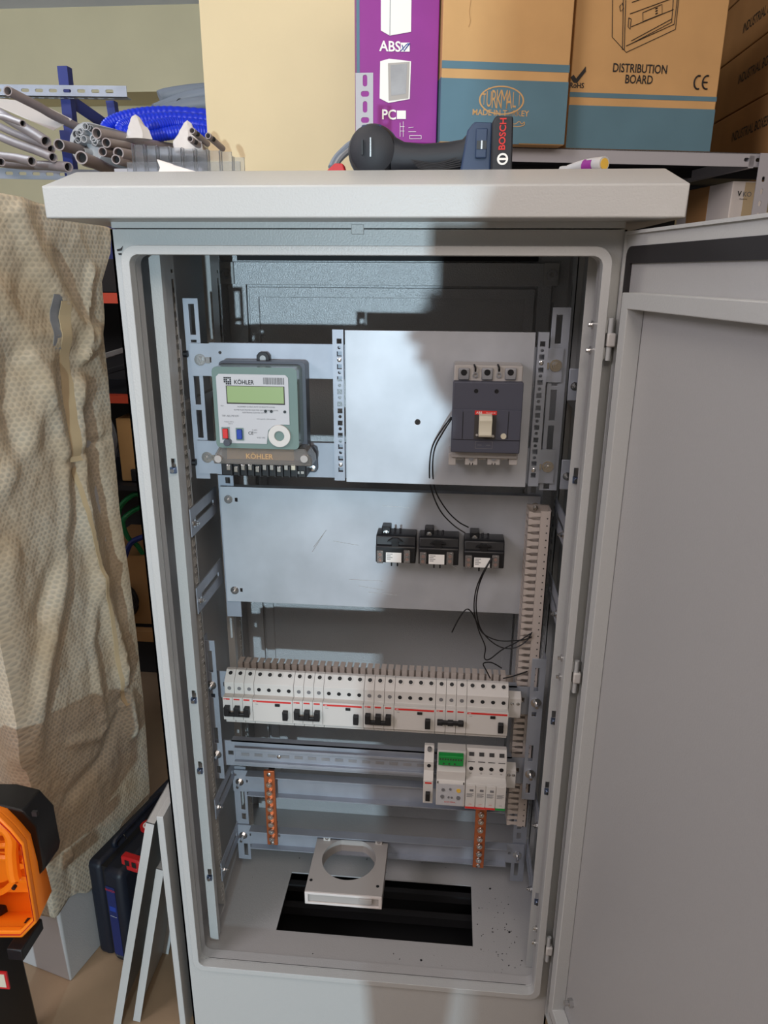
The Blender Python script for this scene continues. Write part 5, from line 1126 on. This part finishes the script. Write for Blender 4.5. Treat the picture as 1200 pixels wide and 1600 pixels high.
for i, ch in enumerate('TÜRKMALI'):
    u = (i-3.5)/3.5; text('lettering', ch, 'card', q+su*(u*.037)-sw*.0002, su, Z3, .040*math.sqrt(1-(u*.80)**2)*.88, t, sx=.42, ext=.0004)
text('lettering', 'MADE IN TURKEY', 'card', W_(782, 177), su, Z3, .0105, t, bold=.015)
build('arabic_lettering', MB().tube([W_(799,193), W_(805,194), W_(811,190), W_(815,194), W_(819,191), W_(818,196), W_(808,198), W_(799,197)], .0009, 5, 4), 'card', t)
build('crease', MB().tube([W_(736,0), W_(733,18), W_(735,32), W_(732,42)], .0005, 4, 2), 'card_dark', t); build('packing_tape', MB().obox(W_(790,225)-sw*.0002, su*.028, sw*.0003, Z3*.115), 'teal_print', t)
# distribution board carton
t, L_, band, W_, w, b0 = carton('cardboard_box', 884, 1110, 228, .0, .32, .36, 'card', 'tan box marked DISTRIBUTION BOARD with a blue base band, on the grey shelf')
z1_ = L_(1000, 147.5)[1]; z2_ = L_(1000, 155)[1]; z3_ = L_(1000, 167.5)[1]; band(0, w, z2_, z1_, 'teal_print'); band(0, w, .001, z3_, 'teal_print')
text('lettering', 'DISTRIBUTION', 'black_print', W_(1000, 108), su, Z3, .0160, t, bold=.012, sx=.80); text('lettering', 'BOARD', 'black_print', W_(998, 125), su, Z3, .0160, t, bold=.012, sx=.80)
text('lettering', 'RoHS', 'black_print', W_(901, 134), su, Z3, .0095, t, bold=.02)
pic([(891,121),(896,117),(900,123),(915,104),(915,112),(901,130),(896,129)], 'black_print', t, 'tick_mark')
for cx, sg in ((1091, 0), (1104, 1)):
    q = W_(cx, 129); pts_ = [q+su*(.0085*math.cos(math.radians(a)))*1.15+Z3*(.0125*math.sin(math.radians(a)))-sw*.0004 for a in range(75, 286, 15)]; build('ce_mark', MB().tube(pts_, .0017, 6, 1), 'black_print', t)
    if sg: build('ce_mark', MB().tube([q-su*.0095-sw*.0004, q+su*.001-sw*.0004], .0015, 6, 1), 'black_print', t)
LN = [[(957,-20),(956,58),(978,82),(1055,46),(1062,-20)], [(974,-20),(972,78)], [(978,-20),(975,79)], [(978,72),(1053,38),(1060,-20)], [(983,70),(1049,35),(1053,-20)], [(986,64),(1049,30)], [(986,42),(1052,15)], [(984,22),(1052,-3)], [(1004,20),(1034,7),(1034,22),(1004,34),(1004,20)], [(968,10),(972,5),(974,14),(969,18),(968,10)], [(982,28),(986,30),(984,46),(981,42),(982,28)], [(987,4),(1050,-18)]]
for l_ in LN: build('line_drawing', MB().tube([W_(*p)-sw*.0003 for p in l_], .0007, 5, 1), 'card_dark' if False else 'black_print', t)
for py in (14, 18, 22): build('line_drawing', MB().tube([W_(1024, py), W_(1027, py-1.5)], .0012, 5, 1), 'black_print', t)
# stack of industrial boxes seen from the side
xr = SB.x+.004; q_ = lambda px, py: PX(px, py, xr)
zA = q_(1165, 77).z; zB = q_(1155, 171).z; hgt = (q_(1165, 77).z-q_(1165, 167).z)
zz_ = [ZS+.002, zB, zB+(zA-zB), zA+(zA-zB), zA+2*(zA-zB)]
for i, (a, b) in enumerate(zip(zz_, zz_[1:])):
    t = thing('industrial_box', (xr, SB.y+.02, a), ['bottom', 'second from the bottom', 'third from the bottom', 'topmost'][i]+' flat brown box in the stack marked INDUSTRIAL BOXES', 'box', 'stacked brown industrial boxes')
    build('carton', MB().box(xr, xr+.3, SB.y+.012, SB.y+.60, a+.0008, b-.0008), 'card_dark', t, bevel=.003)
    if i < 3: text('lettering', 'INDUSTRIAL BOXES', 'black_print', (xr-.0003, q_((1170,1180,1190)[i], (204,118,22)[i]).y-.00, q_((1168,1180,1190)[i], (204,108,22)[i]).z), -Y3, Z3, .022, t, bold=.015, sx=.85)
# boxes on the lower shelf
t, L_, band, W_, w, b0 = carton('white_carton', 1137, 1187, 345, -.06, .25, .15, 'white_box', 'white carton with dark lettering on the lower shelf behind the open door', zb=z2)
zt_ = L_(1160, 283)[1]
t.children[0].data.transform(Matrix.Diagonal((1, 1, zt_/.15, 1)))
text('lettering', 'V', 'black_print', W_(1155, 303), su, Z3, .0105, t, bold=.03); text('lettering', 'KO', 'grey_print', W_(1167, 304), su, Z3, .0105, t, bold=.01); text('small_lettering', 'Panasonic', 'black_print', W_(1161, 311), su, Z3, .0034, t)
band(L_(1163, 300)[0], L_(1187, 300)[0]-.008, .002, zt_*.98, 'tape_brown', nm='tape')
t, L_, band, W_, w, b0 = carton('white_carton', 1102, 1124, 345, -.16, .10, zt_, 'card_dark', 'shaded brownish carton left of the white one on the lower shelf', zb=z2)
text('lettering', 'KO', 'black_print', W_(1117, 308), su, Z3, .010, t); text('small_lettering', 'Panasonic', 'black_print', W_(1118, 314), su, Z3, .003, t)
# perforated grey strip leaning behind the tool
t = thing('perforated_bracket', tuple(P(570, 262, .30)), 'grey perforated metal strip standing on the hood behind the power tool', 'bracket')
a, b = P(555.5, 114, .30), P(583, 114, .30); zt_ = a.z; hs = []
for i in range(8):
    z = zpx(570, 126+i*20.5, .30); cx = (a.x+b.x)/2+.001
    hs.append(rrect(cx-.0035, cx+.0035, z-.008, z+.008, .003, 3) if i % 2 == 0 else rrect(cx-.0065, cx+.0065, z-.004, z+.004, .0035, 3))
build('strip', MB().plate(rect(a.x, b.x, HP, zt_), hs, .002, (0, .30, 0), X3, Z3, Y3).box(a.x-.0, a.x+.002, .302, .318, HP, zt_), 'shelf_grey', t)
# ================================================================ THE PHOTOGRAPHER, who stands behind the camera and shades the right half
def skin_body(name, verts, edges, m, parent, sub=2, root=0):
    me = bpy.data.meshes.new(name); me.from_pydata([v[:3] for v in verts], edges, []); o = bpy.data.objects.new(name, me); COL.objects.link(o)
    off = wl(parent); me.transform(Matrix.Translation(-off)); o.parent = parent
    md = o.modifiers.new('skin', 'SKIN'); md.use_smooth_shade = True
    for i, v in enumerate(verts): sv = me.skin_vertices[0].data[i]; sv.radius = (v[3], v[4] if len(v) > 4 else v[3]); sv.use_root = (i == root)
    s_ = o.modifiers.new('sub', 'SUBSURF'); s_.levels = sub; s_.render_levels = sub; me.materials.append(M[m]); return o
px_, py_ = .285, -1.42
t = thing('person', (px_, py_, GZ), 'person in a dark shirt and jeans standing and holding up a phone', 'person')
B = [(.190, py_, .76, .190, .12), (.195, py_, .90, .185, .12), (.235, py_, 1.04, .168, .12), (.275, py_, 1.18, .125, .10), (.280, py_+.01, 1.28, .05), (px_, py_+.03, 1.36, .05),
     (.160, py_, 1.175, .050), (.125, py_+.10, 1.0, .043), (.10, py_+.26, 1.05, .034), (.085, py_+.36, 1.08, .026),
     (.390, py_, 1.175, .052), (.42, py_+.10, .99, .045), (.27, py_+.28, 1.05, .034), (.175, py_+.37, 1.08, .026),
     (.085, py_, .66, .10), (.07, py_+.01, .33, .070), (.07, py_, -.06, .042), (.09, py_+.12, -.115, .035),
     (.295, py_, .66, .09), (.31, py_+.01, .33, .062), (.31, py_, -.06, .042), (.32, py_+.12, -.115, .035)]
Ed = [(0,1),(1,2),(2,3),(3,4),(4,5),(3,6),(6,7),(7,8),(8,9),(3,10),(10,11),(11,12),(12,13),(0,14),(14,15),(15,16),(16,17),(0,18),(18,19),(19,20),(20,21)]
skin_body('body', B, Ed, 'shirt', t)
skin_body('jeans', [(.205, py_, .78, .16, .115)]+[(a, b, c, r+.006) for a, b, c, r in B[14:17]]+[(a, b, c, r+.006) for a, b, c, r in B[18:21]], [(0,1),(1,2),(2,3),(0,4),(4,5),(5,6)], 'jeans', t)
hd = MB(); hc = V((px_, py_+.04, 1.46)); k_ = 20
hd.lathe([(.012, -.125), (.05, -.11), (.068, -.07), (.078, -.02), (.082, .03), (.076, .08), (.055, .115), (.015, .128)], hc, Z3, 24)
h_ = build('head', hd, 'skin', t); build('nose', MB().cyl(hc+V((0, .075, .0)), hc+V((0, .098, -.028)), .007, 10, r1=.013), 'skin', h_)
for s_ in (-1, 1):
    build('eye', MB().lathe([(.011, 0), (.009, .004), (.003, .007)], hc+V((s_*.032, .074, .004)), Y3, 12), 'white_print', h_); build('ear', MB().cyl(hc+V((s_*.078, 0, -.01)), hc+V((s_*.090, -.01, -.005)), .024, 12, r1=.02), 'skin', h_)
build('mouth', MB().box(hc.x-.022, hc.x+.022, hc.y+.066, hc.y+.074, hc.z-.062, hc.z-.055), 'case_red', h_)
build('hair', MB().lathe([(.084, 0), (.088, .03), (.082, .075), (.058, .112), (.015, .130)], hc+V((0, -.012, .02)), Z3, 24), 'hair', h_)
PH = V((.116, -.975, 1.155)); 
tp = thing('phone', tuple(PH-Z3*.12), 'black phone held up by the photographer', 'phone')
build('phone_body', MB().box(PH.x-.037, PH.x+.037, PH.y-.016, PH.y-.008, PH.z-.12, PH.z+.045), 'black', tp, bevel=.003)
for sx, w0 in ((-1, V(B[9][:3])), (1, V(B[13][:3]))):
    pal = V((PH.x+sx*.045, PH.y-.022, PH.z-.075+.01*sx)); hv = [(w0.x, w0.y, w0.z, .024, .018), (*((w0+pal)/2), .030, .015), (*pal, .030, .014)]; he = [(0,1),(1,2)]
    hand = skin_body('hand', hv, he, 'skin', t, 2)
    for k_ in range(4):
        z = pal.z+.030-k_*.018; q0 = V((pal.x, pal.y, z)); skin_body('finger', [(*q0, .009), (q0.x+sx*.004, q0.y+.022, q0.z+.004, .0085), (q0.x-sx*.010, q0.y+.030, q0.z+.004, .008), (q0.x-sx*(.024-.002*k_), q0.y+.026, q0.z+.003, .007)], [(0,1),(1,2),(2,3)], 'skin', hand, 1)
    skin_body('thumb', [(pal.x-sx*.005, pal.y-.004, pal.z+.02, .011), (pal.x-sx*.02, pal.y-.010, pal.z+.042, .010), (pal.x-sx*.034, pal.y-.006, pal.z+.055, .008)], [(0,1),(1,2)], 'skin', hand, 1)
